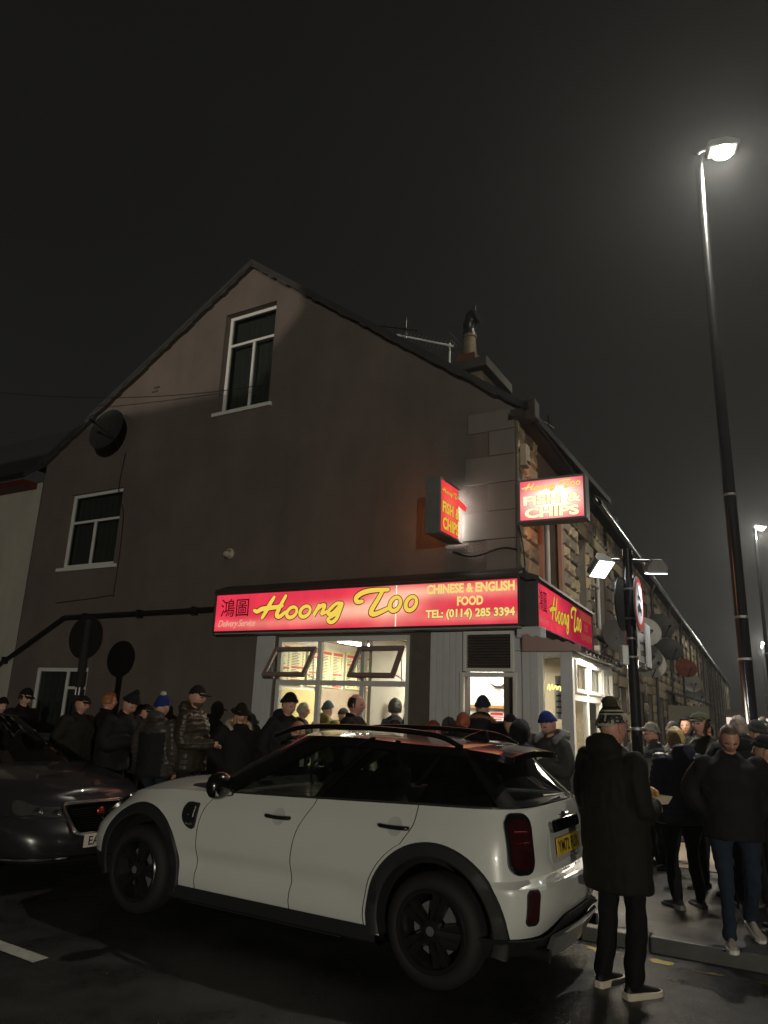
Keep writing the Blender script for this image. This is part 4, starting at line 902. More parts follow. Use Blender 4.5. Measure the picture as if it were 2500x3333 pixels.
def wheel(parent, M, r, w, rimm, tyrem, disc_r=.16):
    wh = empty('wheel', M, parent)           # local z = axle pointing outwards
    q = MB(); rr = r*.70
    q.lathe([(rr-.01, -w/2), (r*.80, -w/2-.005), (r-.03, -w/2+.005), (r-.008, -w/2+.03), (r, -w/4), (r, w/4), (r-.008, w/2-.03), (r-.03, w/2-.005), (r*.82, w/2+.006), (rr+.015, w/2), (rr-.01, w/2-.015)], 44); q.build('tyre', tyrem, wh, sm=50)
    q = MB(); q.lathe([(rr+.012, w/2-.004), (rr+.004, w/2+.004), (rr-.018, w/2-.002), (rr-.03, w/2-.05), (rr-.05, -w/2+.02), (.001, -w/2+.02)], 40)
    for k in range(5):
        for d in (-.16, .16):
            a = 2*math.pi*k/5+.3
            u = Vector((math.cos(a+d*.4), math.sin(a+d*.4), 0)); v = Vector((math.cos(a+d), math.sin(a+d), 0)); e = Vector((-math.sin(a), math.cos(a), 0))*.020
            A, B = u*.055, v*(rr-.012); zi, zo = w/2-.02, w/2-.028
            for s_ in (0,):
                k0 = len(q.v)
                for p, zz in ((A, zi), (B, zo)):
                    for ee, dz in ((-1, 0), (1, 0), (1.3, -.045), (-1.3, -.045)): q.v.append(tuple(p+e*ee*1.15+Vector((0, 0, zz+dz))))
                for f in ((0, 1, 5, 4), (1, 2, 6, 5), (2, 3, 7, 6), (3, 0, 4, 7), (0, 3, 2, 1), (4, 5, 6, 7)): q.f.append(tuple(k0+i for i in f)); q.mi.append(0)
    q.build('rim', rimm, wh, sm=35)
    q = MB(); q.lathe([(.001, w/2-.004), (.03, w/2-.006), (.062, w/2-.016), (.066, w/2-.07)], 20)
    for k in range(5): a = 2*math.pi*k/5+.62; q.lathe([(.001, .0), (.009, 0), (.011, -.02)], 8, M=Matrix.Translation((.085*math.cos(a), .085*math.sin(a), w/2-.035)))
    q.build('hub', rimm, wh, sm=40)
    q = MB(); q.lathe([(.001, w/2-.002), (.028, w/2-.003)], 20); q.build('hub_badge', mat('badge silver', (.5, .5, .5), .25, metal=.8), wh)
    q = MB(); q.lathe([(.07, .0), (disc_r, .0), (disc_r, -.02), (.07, -.02)], 30, M=Matrix.Translation((0, 0, w/2-.10))); q.build('brake_disc', steel, wh)
    return wh

white_c = mat('white car paint', (.70, .71, .68), .30, coat=1.0, var=.03, vscale=1.5)
# rain drops on the paint: fine bump
def drops(m, scale=95, thr=.045, strength=.8):
    n = m.node_tree; p = n.nodes['Principled BSDF']; t = n.nodes.new('ShaderNodeTexCoord'); v = n.nodes.new('ShaderNodeTexVoronoi'); v.inputs['Scale'].default_value = scale
    n.links.new(t.outputs['Object'], v.inputs['Vector']); mp = n.nodes.new('ShaderNodeMapRange'); mp.interpolation_type = 'SMOOTHSTEP'; mp.inputs[1].default_value = .0; mp.inputs[2].default_value = .42; mp.inputs[3].default_value = 1; mp.inputs[4].default_value = 0
    n.links.new(v.outputs['Distance'], mp.inputs[0]); b = n.nodes.new('ShaderNodeBump'); b.inputs['Strength'].default_value = strength; b.inputs['Distance'].default_value = .002
    n.links.new(mp.outputs[0], b.inputs['Height']); n.links.new(b.outputs[0], p.inputs['Coat Normal'])
drops(white_c)
blk_gloss = mat('black car gloss', (.004, .004, .004), .16, coat=.6)
blk_plas = mat('black car plastic', (.016, .017, .018), .55, bump=.15, bscale=300)
well = mat('wheel well', (.004, .004, .004), .9)
tyre_m = mat('tyre rubber', (.010, .010, .010), .75, bump=.3, bscale=90); rim_m = mat('dark alloy', (.022, .022, .024), .22, metal=.4)
chrome = mat('chrome', (.75, .75, .75), .07, metal=1); car_glass = glass('car glass', (.46, .50, .48), .06); tint_glass = glass('tinted car glass', (.22, .24, .24), .05)
seatm = mat('seat fabric', (.02, .02, .021), .8); redlens = mat('red lamp lens', (.028, .0008, .0012), .08, coat=1); blklens = mat('smoked lens', (.012, .012, .014), .06, coat=1)
plate_y = mat('yellow number plate', (.62, .42, .03), .45); plate_w = mat('white number plate', (.62, .55, .48), .45)

# --- white compact sport utility car, seen from its left rear
CARM = frame(Av, -Nin, ain(1.31, 5.38)) @ Matrix.Rotation(R(-1.5), 4, 'Z') @ Matrix.Diagonal((1.01, .95, 1, 1))
car = empty('parked_car', CARM); tag(car, 'white compact sport utility car with black roof parked along the kerb', 'car')
SH = Shape(4.30, [(0, 0), (.004, .28), (.02, .55), (.075, .78), (.19, .93), (.38, .985), (.62, 1.0)], [(0, 0), (.01, .3), (.05, .55), (.15, .78), (.33, .92), (.58, .985), (.85, 1.0)])
WZ = [(.18, .80), (.25, .862), (.34, .886), (.44, .888), (.52, .896), (.62, .904), (.74, .903), (.84, .890), (.93, .866), (1.0, .835), (1.08, .80)]
XR = [(.18, .28), (.30, .23), (.40, .17), (.48, .14), (.60, .14), (.62, .16), (.64, .22), (.72, .235), (.88, .245), (1.0, .27), (1.12, .31)]
XF = [(.18, 4.25), (.28, 4.33), (.42, 4.38), (.60, 4.39), (.75, 4.36), (.86, 4.28), (.95, 4.14), (1.08, 4.0)]
def ztop(x): return lerp([(0, 1.065), (.25, 1.068), (.9, 1.05), (1.9, 1.01), (2.9, .972), (3.3, .96), (3.7, .915), (4.0, .85), (4.25, .78), (4.4, .73)], x)
def zbot(x): return lerp([(0, .30), (.35, .26), (1.2, .235), (3.1, .235), (3.9, .25), (4.3, .28)], x)
rows = []; ZS = [.0, .06, .13, .20, .27, .33, .39, .43, .455, .475, .50, .56, .63, .70, .77, .83, .88, .92, .955, .98, 1.0]
HB = None
for r_ in ZS:
    zn = .25+(1.05-.25)*r_
    # side crease low on the doors
    base = SH.loop(lerp(XR, zn), lerp(XF, zn), lerp(WZ, zn), lambda x: zbot(x)+(ztop(x)-zbot(x))*r_)
    lp = []
    for (x, y, z) in base:
        d = 0
        if 1.25 < x < 3.1 and abs(y) > .6:
            e = min(1, (x-1.25)/.25, (3.1-x)/.25)
            d = -.034*math.exp(-((z-.47)/.075)**2)*e+.012*math.exp(-((z-.37)/.05)**2)*e
        sgn_ = 1 if y > 0 else -1
        lp.append((x, y+sgn_*d if abs(y) > .1 else y, z))
    rows.append(lp)
NL = len(rows[0]); NH = NL//2+1
bodyq = MB(); bodyq.grid(rows, 0, close=True)
hoodc = lambda x, w: interp([(0, .012), (2.9, .012), (3.25, .06), (3.7, .085), (4.1, .06), (4.3, .02)], x)*min(1, w/.5)
capr = cap_rows(rows[-1], NH, hoodc, 10)
bodyq.grid(capr, 0); bodyq.grid(cap_rows(rows[0], NH, lambda x, w: 0, 2), 0)
shell = bodyq.mesh('shell', [white_c, well], weld=True)
bm = bmesh.new(); bm.from_mesh(shell); bmesh.ops.remove_doubles(bm, verts=bm.verts, dist=2e-4); bmesh.ops.dissolve_degenerate(bm, edges=bm.edges, dist=1e-4); bmesh.ops.holes_fill(bm, edges=bm.edges); bmesh.ops.recalc_face_normals(bm, faces=bm.faces); bm.to_mesh(shell); BV = BVHTree.FromBMesh(bm); bm.free()
body0 = bpy.data.objects.new('body', shell)
WX = (.84, 3.51); WR = .330
cut = MB()
for wx in WX:
    for s_ in (1, -1):
        Mw = Matrix.Translation((wx, s_*.72, .36)) @ Matrix.Rotation(R(-90), 4, 'X')
        k = len(cut.v); N = 40
        for zz in (-.30, .30):
            for j in range(N): t = 2*math.pi*j/N; cut.v.append(tuple(Mw @ Vector((.405*math.cos(t), .405*math.sin(t), zz))))
        cut.f.append(tuple(range(k, k+N))[::-1]); cut.f.append(tuple(range(k+N, k+2*N))); cut.mi += [1, 1]
        for j in range(N): cut.f.append((k+j, k+(j+1) % N, k+N+(j+1) % N, k+N+j)); cut.mi.append(1)
body1 = bpy.data.objects.new('body', boolean(body0, temp(cut, [white_c, well]), 'DIFFERENCE'))
def arc(cx, cz, r, a0, a1, n=14): return [(cx+r*math.cos(R(a0+(a1-a0)*i/n)), cz+r*math.sin(R(a0+(a1-a0)*i/n))) for i in range(n+1)]
G = .0035
def cur(pts, k=4): return [(p.x, p.y) for p in catmull([(a, b, 0) for a, b in pts], k)]
edge_mid = cur([(1.955, .20), (1.955, .45), (1.95, .66), (1.92, .80), (1.86, .91), (1.81, 1.0), (1.80, 1.15)])
edge_frt = cur([(2.86, .20), (2.865, .5), (2.87, .72), (2.84, .86), (2.77, .96), (2.74, 1.15)])
edge_rr = arc(.84, .36, .505, -14, 62)[0:]+cur([(1.06, .83), (1.0, .92), (.985, 1.0), (.98, 1.15)])
def door_poly(e_rear, e_front, g):
    return [(x+g, z) for x, z in e_rear]+[(x-g, z) for x, z in reversed(e_front)]
doors = {}
for nm, er, ef in (('front_door', edge_mid, edge_frt), ('rear_door', edge_rr, edge_mid)):
    for s_ in (1, -1):
        P = door_poly(er, ef, G); cq = MB(); cq.prism(P, s_*.5, s_*1.2, 0); big = door_poly(er, ef, -G); cb = MB(); cb.prism(big, s_*.48, s_*1.2, 1)
        tmp_ = bpy.data.objects.new('tmp', body1.data)
        d_me = boolean(tmp_, temp(cq, [well]), 'INTERSECT')
        body1 = bpy.data.objects.new('body', boolean(body1, temp(cb, [white_c, well]), 'DIFFERENCE'))
        doors[(nm, s_)] = d_me
def tidy(me, ang=28):
    bm = bmesh.new(); bm.from_mesh(me); bmesh.ops.remove_doubles(bm, verts=bm.verts, dist=5e-4); bmesh.ops.recalc_face_normals(bm, faces=bm.faces); bm.to_mesh(me); bm.free(); return smooth(me, ang)
link('body', tidy(body1.data), car)
def on_side(x, z, off=0, s_=1):
    h = BV.ray_cast(Vector((x, s_*2, z)), Vector((0, -s_, 0))); p = h[0]; return p+h[1]*off if h[1].y*s_ > 0 else p-h[1]*off
def on_rear(y, z, off=0):
    h = BV.ray_cast(Vector((-2, y, z)), Vector((1, 0, 0))); p = h[0]; return p+h[1]*off if h[1].x < 0 else p-h[1]*off
def patch(name, pts, m, proj, off0, off1, inset, parent, rim=None, sm=50):
    """raised lens or trim that follows the shell: pts in the projecting plane"""
    c = (sum(p[0] for p in pts)/len(pts), sum(p[1] for p in pts)/len(pts)); q = MB(); rows = []
    for t, o in ((1.0, off0), (1.0, off1*.8), (1-inset*.4, off1), (1-inset, off1), (.5, off1), (.05, off1)):
        rows.append([proj(c[0]+(p[0]-c[0])*t, c[1]+(p[1]-c[1])*t, o) for p in pts])
    k = 3 if rim else 0
    for i in range(len(rows)-1): q.grid([rows[i], rows[i+1]], 1 if (rim and i >= 3) else 0, close=True)
    return q.build(name, [rim, m] if rim else m, parent, sm=sm)
for (nm, s_), me in doors.items():
    d = link(nm, tidy(me), car); hx, hz = (2.10, .87) if nm == 'front_door' else (1.13, .905)
    p = on_side(hx, hz, 0, s_)
    q = MB(); q.tube(catmull([(hx-.11, p.y+s_*.012, hz), (hx-.09, p.y+s_*.035, hz), (hx, p.y+s_*.042, hz-.002), (hx+.09, p.y+s_*.035, hz), (hx+.11, p.y+s_*.012, hz)], 4), .014, 10); q.build('handle', mat('dark chrome', (.28, .28, .28), .10, metal=1), d, sm=50)
    if s_ == 1:
        rws = []
        for t in (1, .75, .5, .25, .04): rws.append([on_side(hx+.058*t*math.cos(a), hz+.058*t*math.sin(a), .0012 if t == 1 else -.0) for a in np.linspace(0, 2*math.pi, 24, endpoint=False)])
        rws = [[Vector((v.x, v.y+(.002-.0005*i), v.z)) for v in r] for i, r in enumerate(rws)]
        q = MB(); 
        for i in range(4): q.grid([rws[i], rws[i+1]], close=True)
        q.build('handle_recess', mat('shaded recess paint', (.55, .56, .54), .25, coat=1), d, sm=60)  # darker copy of the car paint; the recess shade is in its colour
# wheel arch cladding
for wx in WX:
    for s_ in (1, -1):
        q = MB(); rws = []
        for r_, dy in ((.392, -.10), (.392, .012), (.405, .022), (.47, .020), (.482, .006), (.482, -.03)):
            row = []
            for a in np.linspace(-16, 196, 40):
                x, z = wx+r_*math.cos(R(a)), .36+r_*math.sin(R(a)); zc = max(z, .30); xc = min(max(x, .20), 4.24)
                h = BV.ray_cast(Vector((xc, s_*2, zc)), Vector((0, -s_, 0))); yb = abs(h[0].y) if h[0] else .8
                row.append((x, s_*(max(yb, .80)+dy), z))
            rws.append(row)
        q.grid(rws); q.build('wheel_arch', blk_plas, car, sm=40)
for s_ in (1, -1):
    q = MB(); rws = []
    for z, dy in ((.285, .004), (.27, .018), (.20, .012), (.17, -.04), (.17, -.2)): rws.append([(x, s_*(abs(on_side(x, .30, 0, s_).y)+dy), z) for x in np.linspace(1.24, 3.12, 24)])
    q.grid(rws); q.build('sill_cladding', blk_plas, car, sm=40)
    q = MB(); q.tube([(1.5, s_*.885, .185), (2.9, s_*.885, .185)], .012, 6); q.build('sill_strip', mat('dark chrome'), car)
# lower bumper valances
def band(name, m, zlist, sel, offs):
    q = MB(); rws = []
    for z, o in zip(zlist, offs):
        lp = SH.half(lerp(XR, z)-o, lerp(XF, z)+o, lerp(WZ, z)+o); full = [(p[0], p[1], z) for p in lp]
        full = [(x, -y, z) for x, y, z in full[::-1]]+full[1:] if sel == 'rear' else full
        if sel == 'rear': full = [p for p in full]
        rws.append(full)
    idx = [i for i, p in enumerate(rws[0]) if (p[0] < .34 if sel == 'rear' else True)]
    return q, rws, idx
q = MB(); rws = []
for z, o in ((.43, .0), (.425, .012), (.33, .016), (.24, .0), (.20, -.06), (.20, -.3)):
    H = SH.half(lerp(XR, z)-o, 4.2, lerp(WZ, z)+o); H = H[:22]; zz = lambda x, y: z - (.05 if z > .4 else 0)*min(1, max(0, (abs(y)-.3)/.3))*1.6
    rws.append([(x, -y, zz(x, y)) for x, y in H[::-1]]+[(x, y, zz(x, y)) for x, y in H[1:]])
q.grid(rws); q.build('rear_valance', blk_plas, car, sm=40)
q = MB(); q.grid([[(.195, -.5, .34), (.17, -.2, .34), (.16, 0, .34), (.17, .2, .34), (.195, .5, .34)], [(.27, -.42, .20), (.24, -.2, .20), (.235, 0, .2), (.24, .2, .20), (.27, .42, .20)]]); o = q.build('skid_plate', mat('satin silver', (.32, .32, .31), .35, metal=.6), car); o.modifiers.new('s', 'SOLIDIFY').thickness = .03
q = MB(); rws = []
for z, o in ((.40, .0), (.39, .012), (.27, .012), (.22, -.05)):
    H = SH.half(.3, lerp(XF, z)+o, lerp(WZ, z)+o)[-18:]; rws.append([(x, y, z) for x, y in H]+[(x, -y, z) for x, y in H[::-1][1:]])
q.grid(rws); q.build('front_valance', blk_plas, car, sm=40)
for s_ in (1, -1): q = MB(); q.tube([(.19, s_*.56, .235), (.42, s_*.56, .24)], .04, 12); q.build('exhaust', black_p, car, sm=50)
# glasshouse
GR = []; gz = [0, .12, .3, .5, .7, .86, 1.0]
for t in gz:
    zf = lambda x, t=t: ztop(x)+.006+(interp([(.2, 1.365), (.9, 1.420), (1.7, 1.445), (2.5, 1.425), (3.3, 1.37)], x)-ztop(x)-.006)*t
    GR.append(SH.loop(.30+.34*t, 3.22-.90*t, .822-.205*t+.02*math.sin(math.pi*t), zf))
NG = len(GR[0]); NGH = NG//2+1
def gpoint(t, i):
    j = min(len(gz)-2, max(k for k in range(len(gz)) if gz[k] <= t+1e-9 or k == 0)); u = (t-gz[j])/(gz[j+1]-gz[j]); a, b = GR[j][i % NG], GR[j+1][i % NG]; return Vector(a).lerp(Vector(b), u)
xb = [p[0] for p in GR[0][:NGH]]
def idx_at(x): return min(range(NGH), key=lambda i: abs(xb[i]-x) if 6 < i < NGH-6 else 99)
iA, iB, iC, iD = idx_at(2.74), idx_at(1.82), idx_at(1.02), idx_at(.46)
iW0 = NGH-11
segs_ = [('front_window', iB+1, iA-1, car_glass), ('rear_window', iC+1, iB-1, tint_glass), ('quarter_window', iD, iC-1, tint_glass)]
pq = MB(); N_ = len(gz)
glassy = {}
for nm, a, b, m in segs_:
    for i in range(a, b): glassy[i] = nm
wq = {nm: MB() for nm, *_ in segs_}; wq2 = {nm: MB() for nm, *_ in segs_}; wsq, rwq = MB(), MB()
for i in range(NG):
    mi_ = i if i < NGH-1 else NG-1-i
    for j in range(N_-1):
        f = (GR[j][i], GR[j][(i+1) % NG], GR[j+1][(i+1) % NG], GR[j+1][i]); inner = 1 <= j < N_-2
        if mi_ in glassy and (inner or (j == 0)): (wq if i < NGH-1 else wq2)[glassy[mi_]].quad(*f)
        elif mi_ >= iW0 and inner: wsq.quad(*f)
        elif mi_ < 8 and inner: rwq.quad(*f)
        else: pq.quad(*f)
o = pq.build('pillars', blk_gloss, car, sm=40, weld=True); o.modifiers.new('s', 'SOLIDIFY').thickness = .025
for nm, a, b, m in segs_:
    wq[nm].build(nm, m, car, sm=60, weld=True); wq2[nm].build(nm, m, car, sm=60, weld=True)
wsq.build('windscreen', car_glass, car, sm=60, weld=True); rwq.build('back_window', tint_glass, car, sm=60, weld=True)
rq = MB(); rq.grid(cap_rows([(x, y, z+.001) for x, y, z in GR[-1]], NGH, lambda x, w: .040*min(1, w/.4), 10)); rq.build('roof', blk_gloss, car, sm=50, weld=True)
sp = MB(); sp.grid([[(.74, y, 1.405+.036*(1-(y/.6)**2)) for y in np.linspace(-.56, .56, 13)], [(.55, y, 1.388+.036*(1-(y/.6)**2)) for y in np.linspace(-.55, .55, 13)], [(.44, y*.95, 1.365+.036*(1-(y/.6)**2)) for y in np.linspace(-.55, .55, 13)]])
o = sp.build('roof_spoiler', blk_gloss, car, sm=50); o.modifiers.new('s', 'SOLIDIFY').thickness = .045
for s_ in (1, -1):
    q = MB(); q.tube(catmull([(.78, s_*.565, 1.42), (.98, s_*.565, 1.49), (1.4, s_*.565, 1.515), (1.9, s_*.565, 1.515), (2.2, s_*.565, 1.49), (2.42, s_*.56, 1.42)], 6), .019, 8); q.build('roof_rail', blk_gloss, car, sm=50)
q = MB(); q.prism([(.80, 1.455), (1.02, 1.465), (.86, 1.53), (.82, 1.53)], -.02, .02); q.build('aerial_fin', blk_gloss, car, bevel=.008)
q = MB(); st = [GR[0][i] for i in range(0, iA+3)]; q.tube([(x-.004, y*1.012+.004, z+.004) for x, y, z in st], .009, 6); q.tube([(x-.004, -y*1.012-.004, z+.004) for x, y, z in st], .009, 6); q.build('belt_strip', chrome, car, sm=50)
# door mirrors
for s_ in (1, -1):
    q = MB(); rws = []
    for t in np.linspace(0, math.pi, 9):
        rws.append([(2.58+.085*math.sin(t)*(1 if math.cos(a) < 0 else .8)*math.cos(a)+.02, s_*(1.0-.125*math.cos(t)), 1.05+.10*math.sin(t)**.7*math.sin(a)) for a in np.linspace(0, 2*math.pi, 16, endpoint=False)])
    q.grid(rws, close=True); mi = q.build('wing_mirror', blk_gloss, car, sm=60)
    MB().box(2.545, 2.55, s_*.91, s_*1.09, .985, 1.11).build('mirror_glass', mat('mirror', (.8, .8, .8), .02, metal=1), mi)
    q = MB(); q.tube([(2.62, s_*.80, .985), (2.60, s_*.93, .99)], .025, 8); q.build('stalk', black_p, mi)
# wheels
for wx in WX:
    wheel(car, Matrix.Translation((wx, .795, .332)) @ Matrix.Rotation(R(-90), 4, 'X') @ Matrix.Rotation(R(20), 4, 'Z'), WR, .225, rim_m, tyre_m)
    wheel(car, Matrix.Translation((wx, -.795, .332)) @ Matrix.Rotation(R(90), 4, 'X'), WR, .225, rim_m, tyre_m)
# side scuttle trim on the front wing
sc = [(2.90, .885), (2.90, .715), (2.975, .71), (3.045, .765), (3.055, .835), (3.015, .885)]
patch('side_scuttle', cur(sc+[sc[0]], 3)[:-1], blklens, lambda a, b, o: on_side(a, b, o), .0, .014, .2, car, rim=blk_plas)
q = MB(); a_ = on_side(2.94, .735, .017); b_ = on_side(2.99, .74, .017); q.tube([a_, b_], .009, 6); c_ = on_side(2.925, .86, .017); d_ = on_side(2.93, .78, .017); q.tube([c_, d_], .006, 6); q.build('scuttle_chrome', chrome, car)
# tail lamps, reflectors, plate, badges: projected from behind at an angle
dirT = {s: Vector((.80, -.60*s, 0)) for s in (1, -1)}
def proj_tail(s_):
    d = dirT[s_]; r = Vector((-d.y, d.x, 0))*(-s_)          # r points outward/forward along the flank
    def f(a, b, o):
        org_ = Vector((.275, .735*s_, 0)) + r*a + Vector((0, 0, b)) - d*2
        h = BV.ray_cast(org_, d); n_ = h[1] if h[1].dot(d) < 0 else -h[1]; return h[0]+n_*o
    return f
def rrect(cx, cz, w, h, r, taper=0):
    P = []
    for qx, qz, a0 in ((1, 1, 0), (-1, 1, 90), (-1, -1, 180), (1, -1, 270)):
        for k in range(6):
            t = R(a0+90*k/5); P.append((cx+qx*(w/2-r)+r*math.cos(t), cz+qz*(h/2-r)+r*math.sin(t)))
    return P
for s_ in (1, -1):
    f_ = proj_tail(s_)
    tl_ = patch('tail_lamp', rrect(.0, .865, .205, .345, .075), redlens, f_, -.004, .030, .20, car, rim=blk_gloss)
    for a, zb_, rb in ((.05, .845, .004), (.04, .90, .006)): q = MB(); q.tube([f_(-.05, zb_+.03, .034), f_(a, zb_+.03, .034)], rb, 5); q.build('lamp_bar', mat('red bar', (.16, .005, .008), .2), tl_)
    patch('reflector', rrect(.035, .525, .10, .20, .03), mat('dark reflector', (.03, .006, .006), .35), f_, .0, .012, .1, car, rim=blk_plas)
pr = lambda a, b, o: on_rear(a, b, o)
patch('plate_recess', rrect(0, .83, .66, .24, .06), mat('shaded recess paint'), pr, .0, .004, .1, car)  # patch on the shell, its recess shade put into the paint colour
patch('tailgate_grip', rrect(0, .935, .62, .075, .035), mat('dark chrome'), pr, .0, .034, .2, car)
pp = on_rear(0, .83, .016); pM = Matrix.Translation((pp.x-.004, 0, .81)) @ Matrix.Rotation(R(-90), 4, 'Z') @ Matrix.Rotation(R(-6), 4, 'X')
npq = MB().box(-.26, .26, -.004, .004, -.056, .056).build('number_plate', plate_y, car, M=pM, bevel=.004)
text('plate_lettering', 'YM72 FUX', blacks, npq, -.235, .235, -.038, .038, -.0055, bold=.012)
bd = MB(); bd.lathe([(.001, .008), (.035, .006), (.04, 0)], 22, M=Matrix.Translation((on_rear(0, .985, .004).x-.004, 0, .985)) @ Matrix.Rotation(R(-90), 4, 'Y') @ Matrix.Diagonal((.8, 1, 1, 1))); bo = bd.build('badge', chrome, car, sm=60)
for s_ in (1, -1):
    q = MB()
    for k in range(3): q.tube([(bo.location.x+on_rear(0, .985, .01).x-.004, s_*.045, .997-.011*k), (on_rear(s_*.1, .985, .01).x-.002, s_*(.115-.02*k), .997-.011*k)], .004, 5)
    q.build('badge_wing', chrome, car)
q = MB(); lx = -.21
tm = text('model_lettering', 'COUNTRYMAN', mat('dark chrome'), car, -.20, .20, -.012, .012, 0, bold=.02, space=1.6, M=Matrix.Translation((on_rear(0, .665, .004).x-.006, 0, .672)) @ Matrix.Rotation(R(-90), 4, 'Z'))
q = MB(); q.tube([(.32, -.22, 1.11), (.295, .1, 1.12), (.30, .30, 1.13)], .009, 6); q.build('wiper', black_p, car)
# front lamp and fog rim, mostly turned away
def proj_front(s_):
    d = Vector((-.75, -.66*s_, 0)).normalized(); r = Vector((d.y, -d.x, 0))*s_
    def f(a, b, o):
        h = BV.ray_cast(Vector((4.06, .62*s_, b))+r*a-d*2, d); n_ = h[1] if h[1].dot(d) < 0 else -h[1]; return h[0]+n_*o
    return f
for s_ in (1, -1): patch('headlamp', rrect(0, .735, .24, .20, .095), blklens, proj_front(s_), .0, .03, .2, car, rim=blk_gloss)
q = MB(); q.box(4.36, 4.395, -.36, .36, .50, .66); q.build('grille', blk_plas, car, bevel=.02)
# cabin
MB().box(.5, 3.1, -.6, .6, .90, .93).build('floor_pan', seatm, car)
for x, y in ((2.0, .36), (2.0, -.36), (1.15, .36), (1.15, -.36)):
    q = MB(); q.prism([(x-.26, .93), (x+.05, .93), (x-.12, 1.19), (x-.25, 1.18)], y-.22, y+.22); s__ = q.build('seat', seatm, car, bevel=.04)
    q = MB(); q.prism([(x-.25, 1.22), (x-.16, 1.22), (x-.18, 1.38), (x-.25, 1.38)], y-.12, y+.12); q.build('headrest', seatm, s__, bevel=.03)
q = MB(); q.prism([(2.65, .93), (3.25, .93), (3.2, 1.0), (2.8, 1.04)], -.66, .66); q.build('dashboard', seatm, car, bevel=.03)
q = MB(); q.tube([(2.55+.06*math.sin(t), -.36+.18*math.cos(t), 1.02+.17*math.sin(t)) for t in np.linspace(0, 2*math.pi, 25)], .014, 6); q.build('steering_wheel', black_p, car, sm=50)
q = MB(); q.box(2.62, 2.66, -.08, .08, 1.30, 1.37); q.build('inside_mirror', black_p, car, bevel=.01)
q = MB(); q.box(2.72, 2.722, -.28, -.22, 1.13, 1.22); q.build('permit', mat('permit card', (.35, .35, .32), .6), car)

# --- dark saloon, nose to nose with it
DM = frame(-Av, Nin, ain(10.80, 5.52)) @ Matrix.Rotation(R(-4), 4, 'Z')
dk = empty('dark_saloon', DM); tag(dk, 'dark saloon car with chrome ringed grille parked at the left edge', 'car')
dpaint = mat('dark saloon paint', (.020, .017, .021), .28, coat=.8)
S2 = Shape(4.95, [(0, 0), (.02, .4), (.08, .7), (.22, .9), (.5, 1.0)], [(0, 0), (.012, .25), (.05, .5), (.14, .72), (.34, .88), (.65, .965), (1.0, 1.0)])
W2 = [(.18, .80), (.3, .88), (.5, .93), (.68, .93), (.80, .90), (.92, .84)]; X2 = [(.18, 4.86), (.3, 4.93), (.45, 4.95), (.60, 4.93), (.72, 4.86), (.85, 4.72), (.95, 4.6)]
zt2 = lambda x: lerp([(0, .98), (1.2, .97), (3.2, .94), (3.7, .885), (4.3, .80), (4.7, .715), (4.95, .665)], x)
rw2 = []
for r_ in np.linspace(0, 1, 15):
    zn = .22+.72*r_; rw2.append(S2.loop(.1*(1-r_), lerp(X2, zn), lerp(W2, zn), lambda x: .22+(zt2(x)-.22)*r_))
n2 = len(rw2[0])//2+1; q = MB(); q.grid(rw2, close=True)
q.grid(cap_rows(rw2[-1], n2, lambda x, w: interp([(0, .02), (3.1, .02), (3.5, .07), (4.2, .11), (4.7, .07), (4.95, .02)], x)*min(1, w/.4), 12)); q.grid(cap_rows(rw2[0], n2, lambda x, w: 0, 2))
me = q.mesh('body', [dpaint, well], weld=True); bm = bmesh.new(); bm.from_mesh(me); bmesh.ops.remove_doubles(bm, verts=bm.verts, dist=2e-4); bmesh.ops.recalc_face_normals(bm, faces=bm.faces); bm.to_mesh(me); BV2 = BVHTree.FromBMesh(bm); bm.free()
b_ = bpy.data.objects.new('body', me); cq = MB()
for wx in (.98, 3.94):
    for s_ in (1, -1): cq.prism(arc(wx, .34, .37, 0, 360, 36)[:-1], s_*.5, s_*1.1, 1)
link('body', tidy(boolean(b_, temp(cq, [dpaint, well]), 'DIFFERENCE'), 35), dk)
g2 = []
for t in (0, .3, .7, 1):
    g2.append(S2.loop(.9+.55*t, 3.55-1.05*t, .80-.20*t, lambda x, t=t: zt2(x)+.004+(1.42-zt2(x))*t))
ng = len(g2[0]); pq, wq_, fq = MB(), MB(), MB()
for i in range(ng):
    m_ = i if i < ng//2 else ng-1-i
    for j in range(3):
        f = (g2[j][i], g2[j][(i+1) % ng], g2[j+1][(i+1) % ng], g2[j+1][i])
        (fq if m_ > ng//2-12 else (wq_ if m_ % 20 not in (0, 1, 2) and j < 2 else pq)).quad(*f)
pq.build('pillars', dpaint, dk, sm=50); wq_.build('side_window', tint_glass, dk, sm=50); fq.build('windscreen', glass('dark screen', (.2, .2, .19), .07), dk, sm=50)
q = MB(); q.grid(cap_rows(g2[-1], ng//2+1, lambda x, w: .04, 8)); q.build('roof', dpaint, dk, sm=50)
fz = lambda a, b, o: (lambda h: h[0]+(h[1] if h[1].x > 0 else -h[1])*o)(BV2.ray_cast(Vector((9, a, b)), Vector((-1, 0, 0))))
patch('grille', rrect(0, .565, .70, .235, .06), mat('grille mesh', (.002, .002, .002), .9, spec=0), fz, .0, .012, .08, dk, rim=chrome)
q = MB()
for k in range(9): q.tube([fz(-.29, .49+.018*k, .014), fz(0, .49+.018*k, .014), fz(.29, .49+.018*k, .014)], .003, 4)
q.build('grille_bar', black_p, dk)
q = MB(); P_ = [fz(a, b, .016) for a, b in rrect(0, .565, .71, .245, .065)]; q.tube(P_+[P_[0]], .011, 8); q.build('grille_surround', chrome, dk, sm=50)
